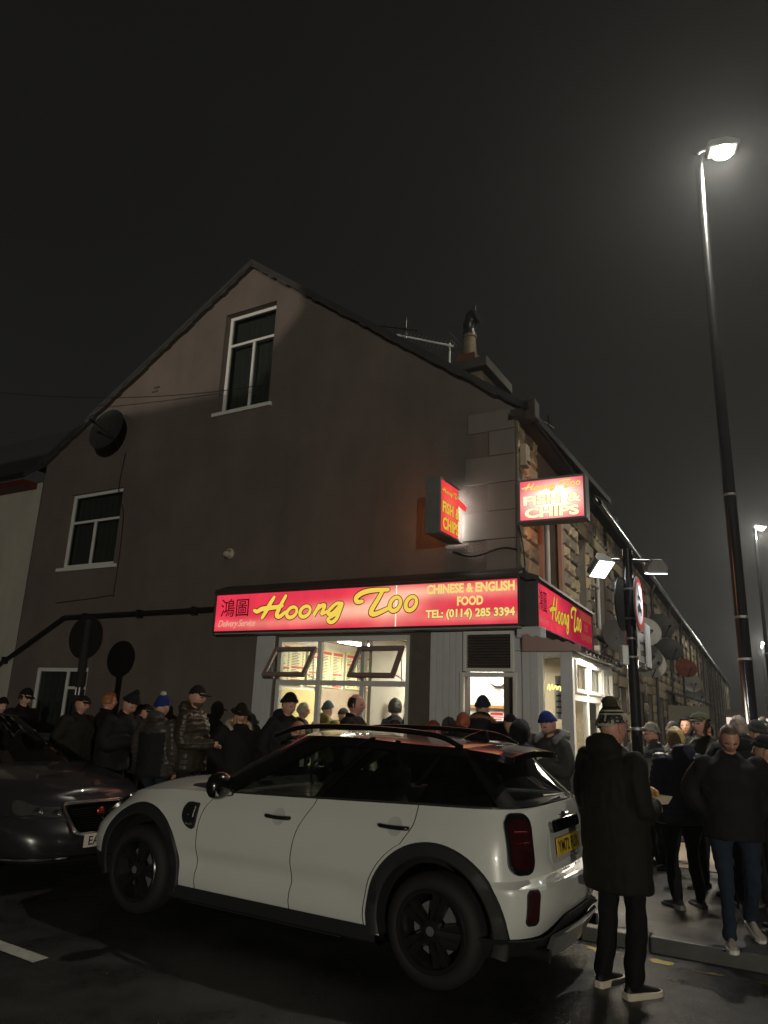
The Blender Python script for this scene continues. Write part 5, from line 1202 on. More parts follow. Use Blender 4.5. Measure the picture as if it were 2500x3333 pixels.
p = fz(0, .60, .02); q = MB(); q.lathe([(.001, .012), (.034, .01), (.042, 0)], 22, M=Matrix.Translation(p) @ Matrix.Rotation(R(90), 4, 'Y')); q.build('badge', mat('red badge', (.30, .05, .03), .2, metal=.6), dk, sm=50)
p = fz(0, .395, .012); n3 = MB().box(-.26, .26, -.005, .005, -.056, .056).build('number_plate', plate_w, dk, M=Matrix.Translation(p) @ Matrix.Rotation(R(90), 4, 'Z')); text('plate_lettering', 'EA', blacks, n3, -.215, -.10, -.038, .038, -.0065, bold=.012)
for s_ in (1, -1):
    f2 = lambda a, b, o, s_=s_: (lambda h: h[0]+(h[1] if h[1].x > 0 or h[1].y*s_ > 0 else -h[1])*o)(BV2.ray_cast(Vector((4.75, s_*.66, b))+Vector((-.45*s_*s_, .89*s_, 0))*a+Vector((.89, .45*s_, 0))*3, Vector((-.89, -.45*s_, 0))))
    hl = patch('headlamp', [(x, z+.03*(x/.2)) for x, z in rrect(-.10, .655, .56, .115, .055)], mat('clear lamp lens', (.045, .045, .045), .08, coat=1), f2, .0, .006, .15, dk)
    for a in (-.20, -.04):
        q = MB(); q.lathe([(.001, .004), (.03, .005), (.034, .009), (.040, .009), (.043, 0)], 18, M=Matrix.Translation(f2(a, .645+.15*a, .004)) @ Vector((.89, .45*s_, 0)).to_track_quat('Z', 'Y').to_matrix().to_4x4()); q.build('projector', mat('lamp dark ring', (.12, .12, .125), .2, metal=.8), hl, sm=50)
    q = MB(); q.tube([f2(-.24, .585, .006), f2(-.1, .592, .008), f2(.1, .60, .008), f2(.24, .62, .006)], .006, 5); q.build('lamp_strip', chrome, hl)
for wx in (.98, 3.94):
    for s_ in (1, -1): wheel(dk, Matrix.Translation((wx, s_*.82, .335)) @ Matrix.Rotation(R(-90*s_), 4, 'X'), .335, .23, rim_m, tyre_m)
q = MB(); H = S2.half(.3, 4.965, .93)[-16:]; q.tube([(x, y, .27) for x, y in H]+[(x, -y, .27) for x, y in H[::-1][1:]], .012, 6); q.build('splitter_strip', chrome, dk, sm=50)
MB().box(.8, 3.5, -.6, .6, .88, .9).build('cabin_floor', seatm, dk)
# ------------------------------------------------------------------ people
VOX = .016
def ell_loft(secs, n=18):
    """closed tube through elliptical sections (centre, rx, ry, tilt axis x)"""
    q = MB(); rows = []
    for c, rx, ry in secs: rows.append([(c[0]+rx*math.cos(t), c[1]+ry*math.sin(t), c[2]) for t in np.linspace(0, 2*math.pi, n, endpoint=False)])
    q.grid(rows, close=True); q.poly(rows[0][::-1]); q.poly(rows[-1]); return q
def limb(q, pts, rad, n=10):
    P = catmull(pts, 4); m = len(P); k = len(pts); r = []
    for i in range(m):
        t = i/4; j = min(int(t), k-2); u = t-j; r.append(rad[j]*(1-u)+rad[j+1]*u)
    q.tube(P, r, n)
    for p, rr in ((P[0], r[0]), (P[-1], r[-1])): ball(q, p, rr)
def ball(q, c, r, sx=1, sy=1, sz=1, n=10):
    rows = []
    for j in range(1, 7):
        a = math.pi*j/7; rows.append([(c[0]+sx*r*math.sin(a)*math.cos(t), c[1]+sy*r*math.sin(a)*math.sin(t), c[2]+sz*r*math.cos(a)) for t in np.linspace(0, 2*math.pi, n, endpoint=False)])
    q.grid(rows, close=True); q.poly(rows[0][::-1]); q.poly(rows[-1])
def remesh(q, vox, sm=2):
    me = bpy.data.meshes.new('r'); me.from_pydata(q.v, [], q.f)
    bm = bmesh.new(); bm.from_mesh(me); bmesh.ops.recalc_face_normals(bm, faces=bm.faces); bm.to_mesh(me); bm.free()
    o = bpy.data.objects.new('r', me); m = o.modifiers.new('r', 'REMESH'); m.mode = 'VOXEL'; m.voxel_size = vox; m.use_smooth_shade = True
    if sm: s = o.modifiers.new('s', 'SMOOTH'); s.factor = .5; s.iterations = sm
    return evaluated(o)
def displace(me, fn):
    n = len(me.vertices); co = np.empty(n*3); me.vertices.foreach_get('co', co); no = np.empty(n*3); me.vertex_normals.foreach_get('vector', no)
    co = co.reshape(-1, 3); no = no.reshape(-1, 3); co = co+no*fn(co, no)[:, None]; me.vertices.foreach_set('co', co.ravel()); me.update()
def wrinkle(amp, seed, f=7.0):
    ph = np.random.RandomState(seed).uniform(0, 6.28, (6,)); dr = np.random.RandomState(seed+1).normal(0, 1, (6, 3))
    def fn(co, no):
        d = 0
        for k in range(6): d = d+np.sin(co @ dr[k]*f*(1+k*.35)+ph[k]+1.5*np.sin(co @ dr[(k+2) % 6]*f*.7))
        return amp*d/3
    return fn
def headp(u, off=0.0):
    """point on the head for unit direction u (x right, y forward, z up)"""
    x, y, z = u
    px, py, pz = .074*x, .094*y, .118*z
    if z < 0:
        k = -z; px *= 1-.30*k**1.6
        if y > 0: py *= 1-.10*k**2
        else: py *= 1-.42*k**1.3
    if y < 0: py *= 1.03
    if y > 0.3:
        g = lambda cx, cz, sx, sz: math.exp(-((px-cx)/sx)**2-((pz-cz)/sz)**2)
        py += .020*g(0, -.018, .011, .018)+.008*g(0, .004, .009, .022)+.006*g(0, .028, .045, .010)-.010*(g(.031, .010, .016, .012)+g(-.031, .010, .016, .012))
        py += .004*(g(.034, .008, .009, .006)+g(-.034, .008, .009, .006))+.006*g(0, -.055, .022, .007)-.003*g(0, -.049, .02, .003)+.008*g(0, -.092, .02, .014)+.004*(g(.04, -.02, .02, .02)+g(-.04, -.02, .02, .02))
    v = Vector((px, py, pz))
    return v+Vector(u)*off if off else v
def sph(nu, nv):
    return [[(math.sin(math.pi*j/nv)*math.sin(2*math.pi*i/nu), math.sin(math.pi*j/nv)*math.cos(2*math.pi*i/nu), math.cos(math.pi*j/nv)) for i in range(nu)] for j in range(nv+1)]
DIRS = sph(40, 34)
def head_mesh(q, Mx, m0=0):
    """adds the head; materials: m0 skin, m0+1 lips, m0+2 eye, m0+3 brow"""
    k0 = len(q.v); nu = len(DIRS[0])
    for r in DIRS:
        for u in r: q.v.append(tuple(Mx @ headp(u)))
    for j in range(len(DIRS)-1):
        for i in range(nu):
            a, b = k0+j*nu+i, k0+j*nu+(i+1) % nu; q.f.append((a, b, b+nu, a+nu))
            u = DIRS[j][i]; p = headp(u); mm = m0
            if u[1] > .4:
                if abs(p.z+.056) < .007 and abs(p.x) < .024: mm = m0+1
                elif abs(abs(p.x)-.033) < .011 and abs(p.z-.006) < .0052: mm = m0+2
                elif abs(abs(p.x)-.034) < .018 and abs(p.z-.027) < .005: mm = m0+3
            q.mi.append(mm)
    for s in (1, -1):                                             # ears
        rows = []
        for j in range(7):
            a = math.pi*j/6; rows.append([tuple(Mx @ Vector((s*(.071+.012*math.sin(a)*(.5+.5*math.sin(t))), -.008+.012*math.sin(a)*math.cos(t)-.006*math.cos(a), .0-.006+.031*math.cos(a)))) for t in np.linspace(0, 2*math.pi, 8, endpoint=False)])
        n0 = len(q.f); q.grid(rows, m0, close=True)
def hand_mesh(q, Mx, s, grip=.6, m=0):
    """local: wrist at origin, fingers along +y, palm facing -z, thumb to -s x"""
    def seg(P, r, n=7): q.tube([Mx @ Vector(p) for p in P], r, n, m)
    seg([(0, -.02, 0), (0, .01, 0), (0, .05, .0), (0, .085, .0)], [.024, .027, .036, .034], 9)
    for i, (x, L) in enumerate(((-.027, .068), (-.009, .078), (.009, .073), (.026, .058))):
        b = grip*1.1; y0 = .08; p = [(s*x*-1*-1, y0-.01, 0)]; a = .25*grip; y, z = y0, 0
        for l in (.45, .32, .23): y += L*l*math.cos(a); z -= L*l*math.sin(a); p.append((x*s, y, z)); a += b
        seg([(x*s, y0-.02, 0)]+p[1:], [.010, .0095, .0085, .007])
    seg([(-s*.026, .02, -.004), (-s*.048, .045, -.014), (-s*.050, .07, -.028), (-s*.040, .09, -.038)], [.013, .012, .010, .008])
skinm = {}
def skins(tone):
    if tone not in skinm:
        c = {'pale': (.50, .30, .22), 'pink': (.50, .26, .19), 'tan': (.38, .22, .15)}[tone]
        skinm[tone] = [mat('skin '+tone, c, .5, var=.08, vscale=30), mat('lips '+tone, (c[0]*.75, c[1]*.5, c[2]*.5), .45), mat('eyes', (.05, .045, .04), .15), mat('brow '+tone, (c[0]*.62, c[1]*.55, c[2]*.5), .8)]
    return skinm[tone]
def cloth(name, c, rough=.85, sheen=0, **k): return mat(name, tuple(x*.72 for x in c), rough, var=.18, vscale=9, bump=.12, bscale=220, spec=.25, **k)
SHOE = {}
def person(label, loc, face, top, base=.1, build=1.0, near=1.0, coat=('plain', (.02, .02, .022)), legs=(.012, .013, .018), arms='pocket', lean=0, nod=0, turn=0, hat=None, hair=None, hood=None, tone='pale', stride=0, shoes=(.02, .02, .02), coat_len=.80, extras=None, stubble=None, sole=None, glasses=False, group=None, collar=None):
    loc = (loc[0]*near, loc[1]*near); top = 1.65+(top-1.65)*near; build *= 1.17
    H = top-base
    hat_h = {None: .0, 'beanie': .03, 'bobble': .035, 'cap': .02, 'flat': .02, 'brim': .03, 'hooded': .02}[hat and hat[0]]
    hh = .012 if hair else 0
    # bending shortens the figure: solve for the standing scale
    S = (H-max(hat_h, hh))/(1.765-(.76*(1-math.cos(R(lean))))-.03*abs(math.sin(R(nod))))
    root_m = Matrix.Translation((loc[0], loc[1], base)) @ Matrix.Rotation(R(face), 4, 'Z')     # face: heading of +y, degrees from +y, anticlockwise
    seed = int(abs(loc[0]*1000+loc[1]*77)) % 9999; bw = build
    hipz = .93
    def up(p):                                        # bends the upper body forward about the hips
        p = Vector(p)
        if lean and p.z > hipz: 
            d = p-Vector((0, 0, hipz)); t = min(1, (p.z-hipz)/.25); return Vector((0, 0, hipz))+Matrix.Rotation(R(-lean*t), 3, 'X') @ d
        return p
    Vs = lambda L: [tuple(up(p)*S) for p in L]
    sh = .185*bw
    A = {}
    for s in (1, -1):
        st = arms if isinstance(arms, str) else arms[0 if s == 1 else 1]
        shp = (s*(sh-.012), -.01, 1.415)
        A[s] = {'down': [shp, (s*(sh+.06), -.03, 1.15), (s*(sh+.05), .05, .90)], 'pocket': [shp, (s*(sh+.10), -.07, 1.17), (s*(sh*.70), .03, .985)], 'eat': [shp, (s*(sh+.05), .02, 1.15), (s*.07, .26, 1.23)],
                'hold': [shp, (s*(sh+.025), .0, 1.14), (s*.10, .29, 1.12)], 'phone': [shp, (s*(sh+.04), .04, 1.14), (s*.06, .27, 1.25)], 'swing': [shp, (s*(sh+.07), -.10, 1.17), (s*(sh+.04), .06, .95)], 'side': [shp, (s*(sh+.10), .03, 1.16), (s*(sh+.10), .26, 1.10)]}[st]
    hipx = .092*bw; L_ = {}
    for s in (1, -1):
        d = stride*s
        L_[s] = [(s*hipx, 0, .90), (s*(hipx+.012), .03+d*.5+(.05 if stride and s < 0 else 0), .49), (s*(hipx+.02), -.03+d, .095+(.05 if stride and s < 0 else 0))]
    # --- body: one continuous skin figure
    q = MB(); tq = ell_loft([(up(c)*S, rx*S, ry*S) for c, rx, ry in (((0, 0, .86), .14*bw, .10), ((0, 0, .98), .145*bw, .10), ((0, .005, 1.12), .135*bw, .095), ((0, .005, 1.28), .155*bw, .105), ((0, -.01, 1.41), .15*bw, .085), ((0, -.01, 1.47), .075, .06))]); q.v += tq.v; q.f += tq.f; q.mi += tq.mi
    limb(q, Vs([(0, -.02, 1.42), (0, -.005, 1.50), (0, .012, 1.58)]), [.062*S, .056*S, .055*S])
    for s in (1, -1):
        limb(q, Vs(A[s]), [.045*S, .036*S, .026*S]); limb(q, [tuple(Vector(p)*S) for p in L_[s]], [.075*S, .05*S, .036*S])
    bmq = remesh(q, .02, 1)
    fq = MB(); v = [tuple(x.co) for x in bmq.vertices]; fq.v = v; fq.f = [tuple(p.vertices) for p in bmq.polygons]; fq.mi = [0]*len(fq.f)
    hc = up((0, .022, 1.645))*S
    HM = Matrix.Translation(hc) @ Matrix.Rotation(R(turn), 4, 'Z') @ Matrix.Rotation(R(-lean*.6-nod), 4, 'X') @ Matrix.Scale(S*1.07, 4)
    head_mesh(fq, HM, 0)
    for s in (1, -1):
        a, b = Vector(Vs(A[s])[1]), Vector(Vs(A[s])[2]); d = (b-a).normalized(); zax = Vector((0, 0, 1)) if abs(d.z) < .8 else Vector((s*1.0, 0, 0)); xax = d.cross(zax).normalized(); zax = xax.cross(d)
        hand_mesh(fq, Matrix((xax, d, zax)).transposed().to_4x4().copy() if False else Matrix.Translation(b) @ Matrix((xax, d, zax)).transposed().to_4x4() @ Matrix.Scale(S, 4), s, .75)
    me = fq.mesh('person', skins(tone)); 
    for p in me.polygons: p.use_smooth = True
    o = link('person', me, None, root_m); tag(o, label, 'person', group)
    # --- trousers
    q = MB(); tq = ell_loft([((0, 0, z*S), rx*S*bw, ry*S) for z, rx, ry in ((.80, .15, .115), (.90, .165, .12), (1.0, .155, .115))]); q.v += tq.v; q.f += tq.f; q.mi += tq.mi
    for s in (1, -1): limb(q, [tuple(Vector(p)*S) for p in L_[s]], [.092*S*bw, .070*S, .062*S])
    tm_ = remesh(q, VOX*1.1, 2); displace(tm_, wrinkle(.010, seed, 11)); displace(tm_, wrinkle(.004, seed+3, 26)); tm_.materials.append(cloth('trousers %.3f %.3f %.3f' % legs, legs)); link('trousers', tm_, o)
    # --- coat
    style, cc = coat[:2]; q = MB(); cl = coat_len; fat = {'plain': 1.06, 'puffer': 1.18, 'parka': 1.18, 'hoodie': 1.10}[style]*bw
    secs = []
    for z, rx, ry in ((cl, .185, .145), (cl+.05, .19, .15), (1.02, .185, .148), (1.15, .182, .145), (1.30, .195, .145), (1.41, .178, .115), (1.47, .10, .085), (1.50, .085, .08)):
        if z >= cl: secs.append((up((0, 0, z))*S, rx*S*fat, ry*S*fat))
    tq = ell_loft(sorted(secs, key=lambda a: a[0].z)); q.v += tq.v; q.f += tq.f; q.mi += tq.mi
    for s in (1, -1): limb(q, Vs(A[s]), [.070*S*fat, .063*S*fat, .050*S*fat])
    if hood or style in ('parka', 'hoodie'):
        if not (hat and hat[0] == 'hooded'):
            hp = up((0, -.095, 1.525))*S; ball(q, hp, .125*S, 1.1, .72, .70, 12)
    limb(q, Vs([(-.06, .02, 1.50), (0, .055, 1.49), (.06, .02, 1.50)]), [.03*S]*3); limb(q, Vs([(-.065, .01, 1.51), (0, -.075, 1.53), (.065, .01, 1.51)]), [.032*S]*3)
    cm_ = remesh(q, VOX, 2); w1, w2_ = wrinkle(.010, seed+5, 7), wrinkle(.004, seed+9, 22); wr = lambda co, no: w1(co, no)+w2_(co, no)
    if style in ('puffer', 'parka'):
        pitch = (.062 if style == 'puffer' else .14)*S
        def fn(co, no):
            z = co[:, 2]+.25*np.abs(co[:, 0])*(np.abs(co[:, 0]) > sh*S*1.15)+.012*np.sin(co[:, 0]*21+co[:, 1]*17); return (.015 if style == 'puffer' else .008)*S*(np.abs(np.sin(np.pi*z/pitch))**.5-.75)*(np.abs(no[:, 2]) < .9)+wr(co, no)*.7
        displace(cm_, fn)
    else: displace(cm_, wr)
    cm_.materials.append(cloth('coat %s %.3f %.3f %.3f' % (style, *cc), cc, .38 if style in ('puffer',) else .8, .05 if style == 'puffer' else .1)); 
    if len(coat) > 2:                                            # darker yoke or panels
        cm_.materials.append(cloth('coat yoke %.3f %.3f %.3f' % coat[2], coat[2]))
        for p in cm_.polygons:
            c = p.center
            if c.z < 1.33*S and abs(c.x) < sh*S*.95: p.material_index = 1
    link('coat', cm_, o)
    # --- shoes
    shm = cloth('shoe %.3f %.3f %.3f' % shoes, shoes, .5); som = mat('shoe sole %.3f' % (sole or (.02,))[0], sole or (.02, .02, .02), .6)
    for s in (1, -1):
        an = Vector(L_[s][2])*S; g = an.z-.095*S; q = MB(); rows = []
        ft = Matrix.Translation((an.x, an.y, g)) @ Matrix.Rotation(R(-8*s), 4, 'Z') @ (Matrix.Rotation(R(-14), 4, 'X') if (stride and s < 0) else Matrix.Identity(4)) @ Matrix.Scale(S, 4)
        for y, w, h in ((-.075, .022, .06), (-.06, .034, .085), (-.02, .038, .10), (.03, .038, .092), (.08, .043, .07), (.13, .046, .055), (.17, .042, .046), (.20, .028, .036), (.212, .012, .03)):
            rows.append([tuple(ft @ Vector((w*math.cos(t)*(1 if math.sin(t) < .3 else .85), y, .026+(h-.026)*max(0, math.sin(t))))) for t in np.linspace(0, math.pi, 11)])
        q.grid(rows); q.poly(rows[0]); q.poly(rows[-1][::-1]); so = q.build('shoe', shm, o, sm=60)
        q = MB(); O = [(-.08, .02), (-.07, .036), (0, .042), (.06, .044), (.13, .050), (.175, .046), (.21, .028), (.222, 0)]; P = [(w, y) for y, w in O]+[(-w, y) for y, w in O[::-1]]
        k0 = len(q.v); lo, hi = [ft @ Vector((x, y, .0)) for x, y in P], [ft @ Vector((x, y, .03+.012*(y < -.02))) for x, y in P]; q.grid([lo, hi], close=True); q.poly(lo[::-1]); q.poly(hi); q.build('sole', som, so)
    # --- head wear and hair
    def shell_on(name, test, off, m, namp=0, parent=o, thick=.004, nf=40, mats=None, band=None):
        nu = len(DIRS[0]); ids = {}; q = MB()
        def vid(j, i):
            i %= nu
            if (j, i) not in ids:
                u = DIRS[j][i]; uu = Vector(u); f = off(u) if callable(off) else off
                if namp: f += namp*(noise.noise(uu*nf*.25+Vector((seed, 0, 0)))+.6*noise.noise(uu*nf))
                ids[(j, i)] = len(q.v); q.v.append(tuple(HM @ headp(u, f)))
            return ids[(j, i)]
        for j in range(len(DIRS)-1):
            for i in range(nu):
                uc = [(a+b)/2 for a, b in zip(DIRS[j][i], DIRS[j+1][(i+1) % nu])]
                if test(uc): q.f.append((vid(j, i), vid(j, i+1), vid(j+1, i+1), vid(j+1, i))); q.mi.append(band(uc) if band else 0)
        ob = q.build(name, mats or m, parent, sm=70); s_ = ob.modifiers.new('s', 'SOLIDIFY'); s_.thickness = thick; s_.offset = -1; return ob
    if hair and (not hat or hat[0] not in ('hooded',)):
        hs, hcol = hair; hm = mat('hair %.3f %.3f %.3f' % hcol, hcol, .5, var=.45, vscale=60, bump=.6, bscale=140)
        line = {'short': lambda u: u[2] > .55-.0*u[1] if u[1] > .3 else u[2] > -.28 + .35*max(0, u[1]), 'receding': lambda u: (u[1] < .1 and -.3 < u[2] < .62), 'buzz': lambda u: u[2] > .66 if u[1] > .3 else u[2] > -.25, 'curly': lambda u: u[2] > .42 if u[1] > .3 else u[2] > -.45, 'long': lambda u: u[2] > .55 if u[1] > .35 else u[2] > -.95}[hs]
        if hat: line0 = line; line = lambda u: line0(u) and u[2] < .30
        ho = shell_on('hair', line, {'short': .012, 'receding': .006, 'buzz': .005, 'curly': .024, 'long': .022}[hs], hm, {'short': .008, 'receding': .003, 'buzz': .002, 'curly': .010, 'long': .01}[hs], thick=.006, nf=26 if hs == 'curly' else 18)
        if hs == 'long':
            q = MB(); limb(q, [HM @ Vector((sx*.06, .02, -.02)) for sx in (1,)]+[HM @ Vector((.065, .05, -.15)), HM @ Vector((.05, .07, -.24))], [.03*S, .035*S, .02*S]); limb(q, [HM @ Vector((-.06, .02, -.02)), HM @ Vector((-.065, .05, -.15)), HM @ Vector((-.05, .07, -.24))], [.03*S, .035*S, .02*S]); hm2 = remesh(q, .014, 1); displace(hm2, wrinkle(.008, seed, 30)); hm2.materials.append(hm); link('hair_lock', hm2, o)
    if stubble: shell_on('beard', lambda u: u[1] > -.1 and u[2] < -.42 and abs(u[0]) < .95, .004, mat('beard %.3f' % stubble[0], stubble, .8, var=.4, vscale=60), .002)
    if hat:
        ht, hcol = hat[0], hat[1]; hm = cloth('hat %.3f %.3f %.3f' % hcol, hcol, .9)
        if ht in ('beanie', 'bobble'):
            c2 = hat[2] if len(hat) > 2 else hcol; m2 = cloth('hat %.3f %.3f %.3f' % c2, c2, .9)
            ln = lambda u: u[2] > .26-.22*max(-1, min(1, -u[1]))
            hat_o = shell_on(ht+'_hat' if ht == 'bobble' else 'beanie', ln, lambda u: .016+.026*max(0, u[2])**3+(.009 if u[2] < .50-.2*(-u[1]) else 0), hm, .002, thick=.01, mats=[hm, m2], band=(lambda u: 1 if (.10 < u[2] < .64 or .74 < u[2] < .80) else 0) if len(hat) > 3 and hat[3] == 'stripes' else (lambda u: 1 if u[2] < .50-.2*(-u[1]) else 0))
            if ht == 'bobble':
                q = MB(); ball(q, (0, -.012, .158), .038 if len(hat) < 5 else hat[4], n=18); bmh = q.mesh('bobble', cloth('bobble %.3f %.3f %.3f' % (hat[2] if len(hat) < 6 else hat[5]), hat[2] if len(hat) < 6 else hat[5])); displace(bmh, wrinkle(.006, seed, 120)); bo_ = link('bobble', bmh, hat_o, HM); 
                for p in bmh.polygons: p.use_smooth = True
        elif ht in ('cap', 'brim'):
            hat_o = shell_on('cap' if ht == 'cap' else 'brimmed_hat', lambda u: u[2] > .34-.12*(-u[1]), lambda u: .012+.012*max(0, u[2])**2, hm, thick=.008)
            q = MB(); rows = []
            rng = np.linspace(-1.15, 1.15, 15) if ht == 'cap' else np.linspace(-math.pi, math.pi, 33)
            for t in (0, .5, 1): rows.append([tuple(HM @ Vector((math.sin(a)*(.078+(.010 if ht == 'cap' else .055)*t), math.cos(a)*(.096+(.068 if ht == 'cap' else .055)*t)+.0, .046-.012*t*abs(math.cos(a))-.018*t*abs(math.sin(a)) + (.012*math.cos(a) if ht == 'brim' else 0)))) for a in rng])
            q.grid(rows); v_ = q.build('visor' if ht == 'cap' else 'brim', hm, hat_o, sm=60); s_ = v_.modifiers.new('s', 'SOLIDIFY'); s_.thickness = .005
        elif ht == 'flat':
            hat_o = shell_on('flat_cap', lambda u: u[2] > .36-.10*(-u[1]), lambda u: .014+.020*max(0, u[1])*(1-max(0, u[2]))+.012*(abs(u[0]))*(u[2] < .8)-.008*max(0, u[2])**2, hm, .002, thick=.01)
            q = MB(); rows = []
            for t in (0, .5, 1): rows.append([tuple(HM @ Vector((math.sin(a)*(.080+.008*t), math.cos(a)*(.102+.036*t), .052-.016*t-.012*t*abs(math.sin(a))))) for a in np.linspace(-1.05, 1.05, 13)])
            q.grid(rows); v_ = q.build('visor', hm, hat_o, sm=60); v_.modifiers.new('s', 'SOLIDIFY').thickness = .006
        elif ht == 'hooded':
            shell_on('hood', lambda u: not (u[1] > .50 and u[2] < .62), lambda u: .034+.012*(-u[1] if u[1] < 0 else 0), hm, .006, thick=.02, nf=10)
            if len(hat) > 2: fur_ring(o, [HM @ Vector((.085*math.cos(t), .062-.02*abs(math.sin(t)), -.012+.125*math.sin(t))) for t in np.linspace(-.6, math.pi+.6, 18)], hat[2], .016*S, seed)
    if collar: fur_ring(o, Vs([(-.13, .08, 1.44), (-.15, -.02, 1.50), (-.10, -.13, 1.535), (0, -.165, 1.55), (.10, -.13, 1.535), (.15, -.02, 1.50), (.13, .08, 1.44)]), collar, .034*S, seed)
    if glasses:
        q = MB()
        for s in (1, -1): q.tube([HM @ Vector((s*.034+.024*math.cos(t), .098-.010*abs(math.cos(t)), .006+.017*math.sin(t))) for t in np.linspace(0, 2*math.pi, 17)], .0022, 5); q.tube([HM @ Vector((s*.058, .088, .01)), HM @ Vector((s*.076, .0, .008))], .002, 5)
        q.tube([HM @ Vector((-.012, .104, .01)), HM @ Vector((.012, .104, .01))], .002, 5); q.build('glasses', black_p, o)
    o['_s'] = S; return o, HM, root_m, [Vector(Vs(A[s])[2]) for s in (1, -1)]
def fur_ring(o, pts, col, r, seed):
    q = MB(); rr = random.Random(seed); P = catmull(pts, 5); limb(q, pts, [r*.7]*len(pts), 8)
    for p in P:
        for k in range(26):
            d = Vector((rr.gauss(0, 1), rr.gauss(0, 1), rr.gauss(0, 1))).normalized(); b = p+d*r*.5; s_ = d.orthogonal().normalized()*.004; e = p+d*r*rr.uniform(1.1, 1.7); q.poly([b-s_, b+s_, e])
    q.build('fur_trim', mat('fur %.3f' % col[0], col, .9, var=.4, vscale=50), o, sm=50)
BK = (.010, .010, .011); NV = (.012, .014, .026); Q = 'people queueing along the gable'; IN = 'customers inside the takeaway'; CR = 'people eating and waiting at the corner'
JN = (.022, .034, .060)
# queue along the gable, left to right
person('person in a bright blue jacket at the far left edge, half cut by the frame', (-6.62, 13.25), -120, 1.62, coat=('plain', (.012, .03, .13)), hat=('beanie', BK), nod=10, near=.875, group=Q)
person('person in a dark coat and black baseball cap, leftmost by the ground window', (-5.74, 12.20), -112, 1.78, coat=('plain', BK), hat=('cap', BK), hair=('short', (.03, .02, .015)), nod=16, near=.875, group=Q)
person('person in a wide dark jacket and dark flat cap under the round sign', (-4.42, 11.21), -105, 1.71, coat=('plain', (.012, .013, .010)), hat=('flat', (.014, .014, .014)), build=1.18, tone='pink', nod=6, near=.875, group=Q)
person('person with ginger hair and a black coat behind the stooping one', (-4.22, 11.75), -60, 1.77, coat=('plain', BK), hair=('short', (.26, .10, .035)), tone='pink', near=.875, group=Q)
person('person stooping over a phone in a black bobble hat', (-3.62, 10.50), -112, 1.76, coat=('plain', BK), hat=('bobble', BK, BK), lean=14, nod=26, arms='phone', tone='pink', build=1.1, near=.875, group=Q)
person('shorter person in a dark flat cap and black jacket left of the blue bobble hat', (-3.40, 11.0), -110, 1.62, coat=('plain', (.014, .014, .015)), hat=('flat', (.022, .022, .022)), nod=10, tone='pink', arms='eat', near=.875, group=Q)
person('person seen from behind in a blue bobble hat and quilted jacket', (-2.90, 10.11), -22, 1.74, coat=('puffer', (.070, .058, .052), (.014, .015, .016)), legs=(.014, .022, .032), hat=('bobble', (.012, .028, .17), (.012, .028, .17), 'plain', .038, (.60, .58, .52)), hood=True, arms='down', near=.875, group=Q)
person('tall person in a black baseball cap and brown puffer jacket', (-2.48, 10.21), -100, 1.88, coat=('puffer', (.045, .036, .026)), legs=BK, hat=('cap', BK), hood=True, tone='pink', nod=4, arms='hold', stubble=(.08, .05, .035), near=.875, group=Q)
person('person in a dark brimmed hat with blond hair and a cream furry collar', (-1.87, 10.32), -150, 1.68, coat=('plain', BK), hat=('brim', (.014, .012, .010)), hair=('long', (.30, .17, .06)), nod=24, collar=(.50, .44, .32), build=1.08, near=.875, group=Q)
person('person in a black beanie and hooded coat at the left edge of the shop window', (-1.21, 10.16), -128, 1.82, coat=('parka', BK), hat=('beanie', BK), tone='pink', nod=14, turn=0, near=.875, group=Q)
person('short person with cropped ginger hair, only the head top above the car roof', (-1.0, 9.46), -70, 1.48, coat=('plain', BK), hair=('buzz', (.22, .09, .04)), nod=12, near=.875, group=Q)
person('balding person in a black jacket, dark against the lit shop window', (-.30, 9.99), -104, 1.85, coat=('plain', BK), hair=('receding', (.02, .015, .012)), tone='pink', nod=4, build=1.12, near=.875, group=Q)
person('small person with reddish hair just above the car roof right of the shop window', (.66, 8.97), -85, 1.55, coat=('plain', BK), hair=('short', (.16, .05, .025)), tone='pink', nod=12, group=CR)
person('person with red hair and a thick black fur collar in front of the doorway', (1.01, 8.77), -20, 1.66, coat=('parka', BK), hair=('short', (.28, .06, .03)), collar=(.012, .011, .010), group=CR)
person('person in a dark blue beanie and fur trimmed parka standing in the doorway', (1.30, 9.20), -22, 1.86, coat=('parka', (.012, .012, .014)), hat=('beanie', (.020, .026, .048)), collar=(.20, .11, .05), build=1.08, group=CR)
# inside the shop
person('customer with grey hair and glasses behind the left pane of the shop window', (-1.18, 11.88), -98, 1.72, coat=('plain', (.03, .03, .032)), hair=('short', (.36, .34, .30)), glasses=True, tone='pink', nod=4, near=.965, group=IN)
person('customer in a slate blue beanie and olive jacket behind the middle pane', (-.81, 12.25), -40, 1.76, coat=('parka', (.16, .14, .045)), hat=('beanie', (.055, .075, .10)), hood=True, near=.965, group=IN)
person('customer in a small black cap between the beanie and the balding silhouette', (-.58, 12.75), -70, 1.66, coat=('plain', (.05, .05, .05)), hat=('cap', (.015, .015, .015)), near=.965, group=IN)
person('dark haired boy in an olive coat behind the right pane', (-.02, 11.33), -118, 1.64, coat=('plain', (.17, .16, .07)), hair=('short', (.03, .022, .016)), nod=14, tone='tan', near=.965, group=IN)
person('customer with curly black hair and a dark jacket at the right of the shop window', (.27, 11.28), -25, 1.82, coat=('plain', (.022, .025, .034)), hair=('curly', (.02, .018, .018)), build=1.1, near=.965, group=IN)
person('customer in a pale yellow hat, partly hidden by curly black hair', (.47, 12.05), -60, 1.86, coat=('plain', (.18, .15, .12)), hat=('beanie', (.62, .48, .12)), near=.965, group=IN)
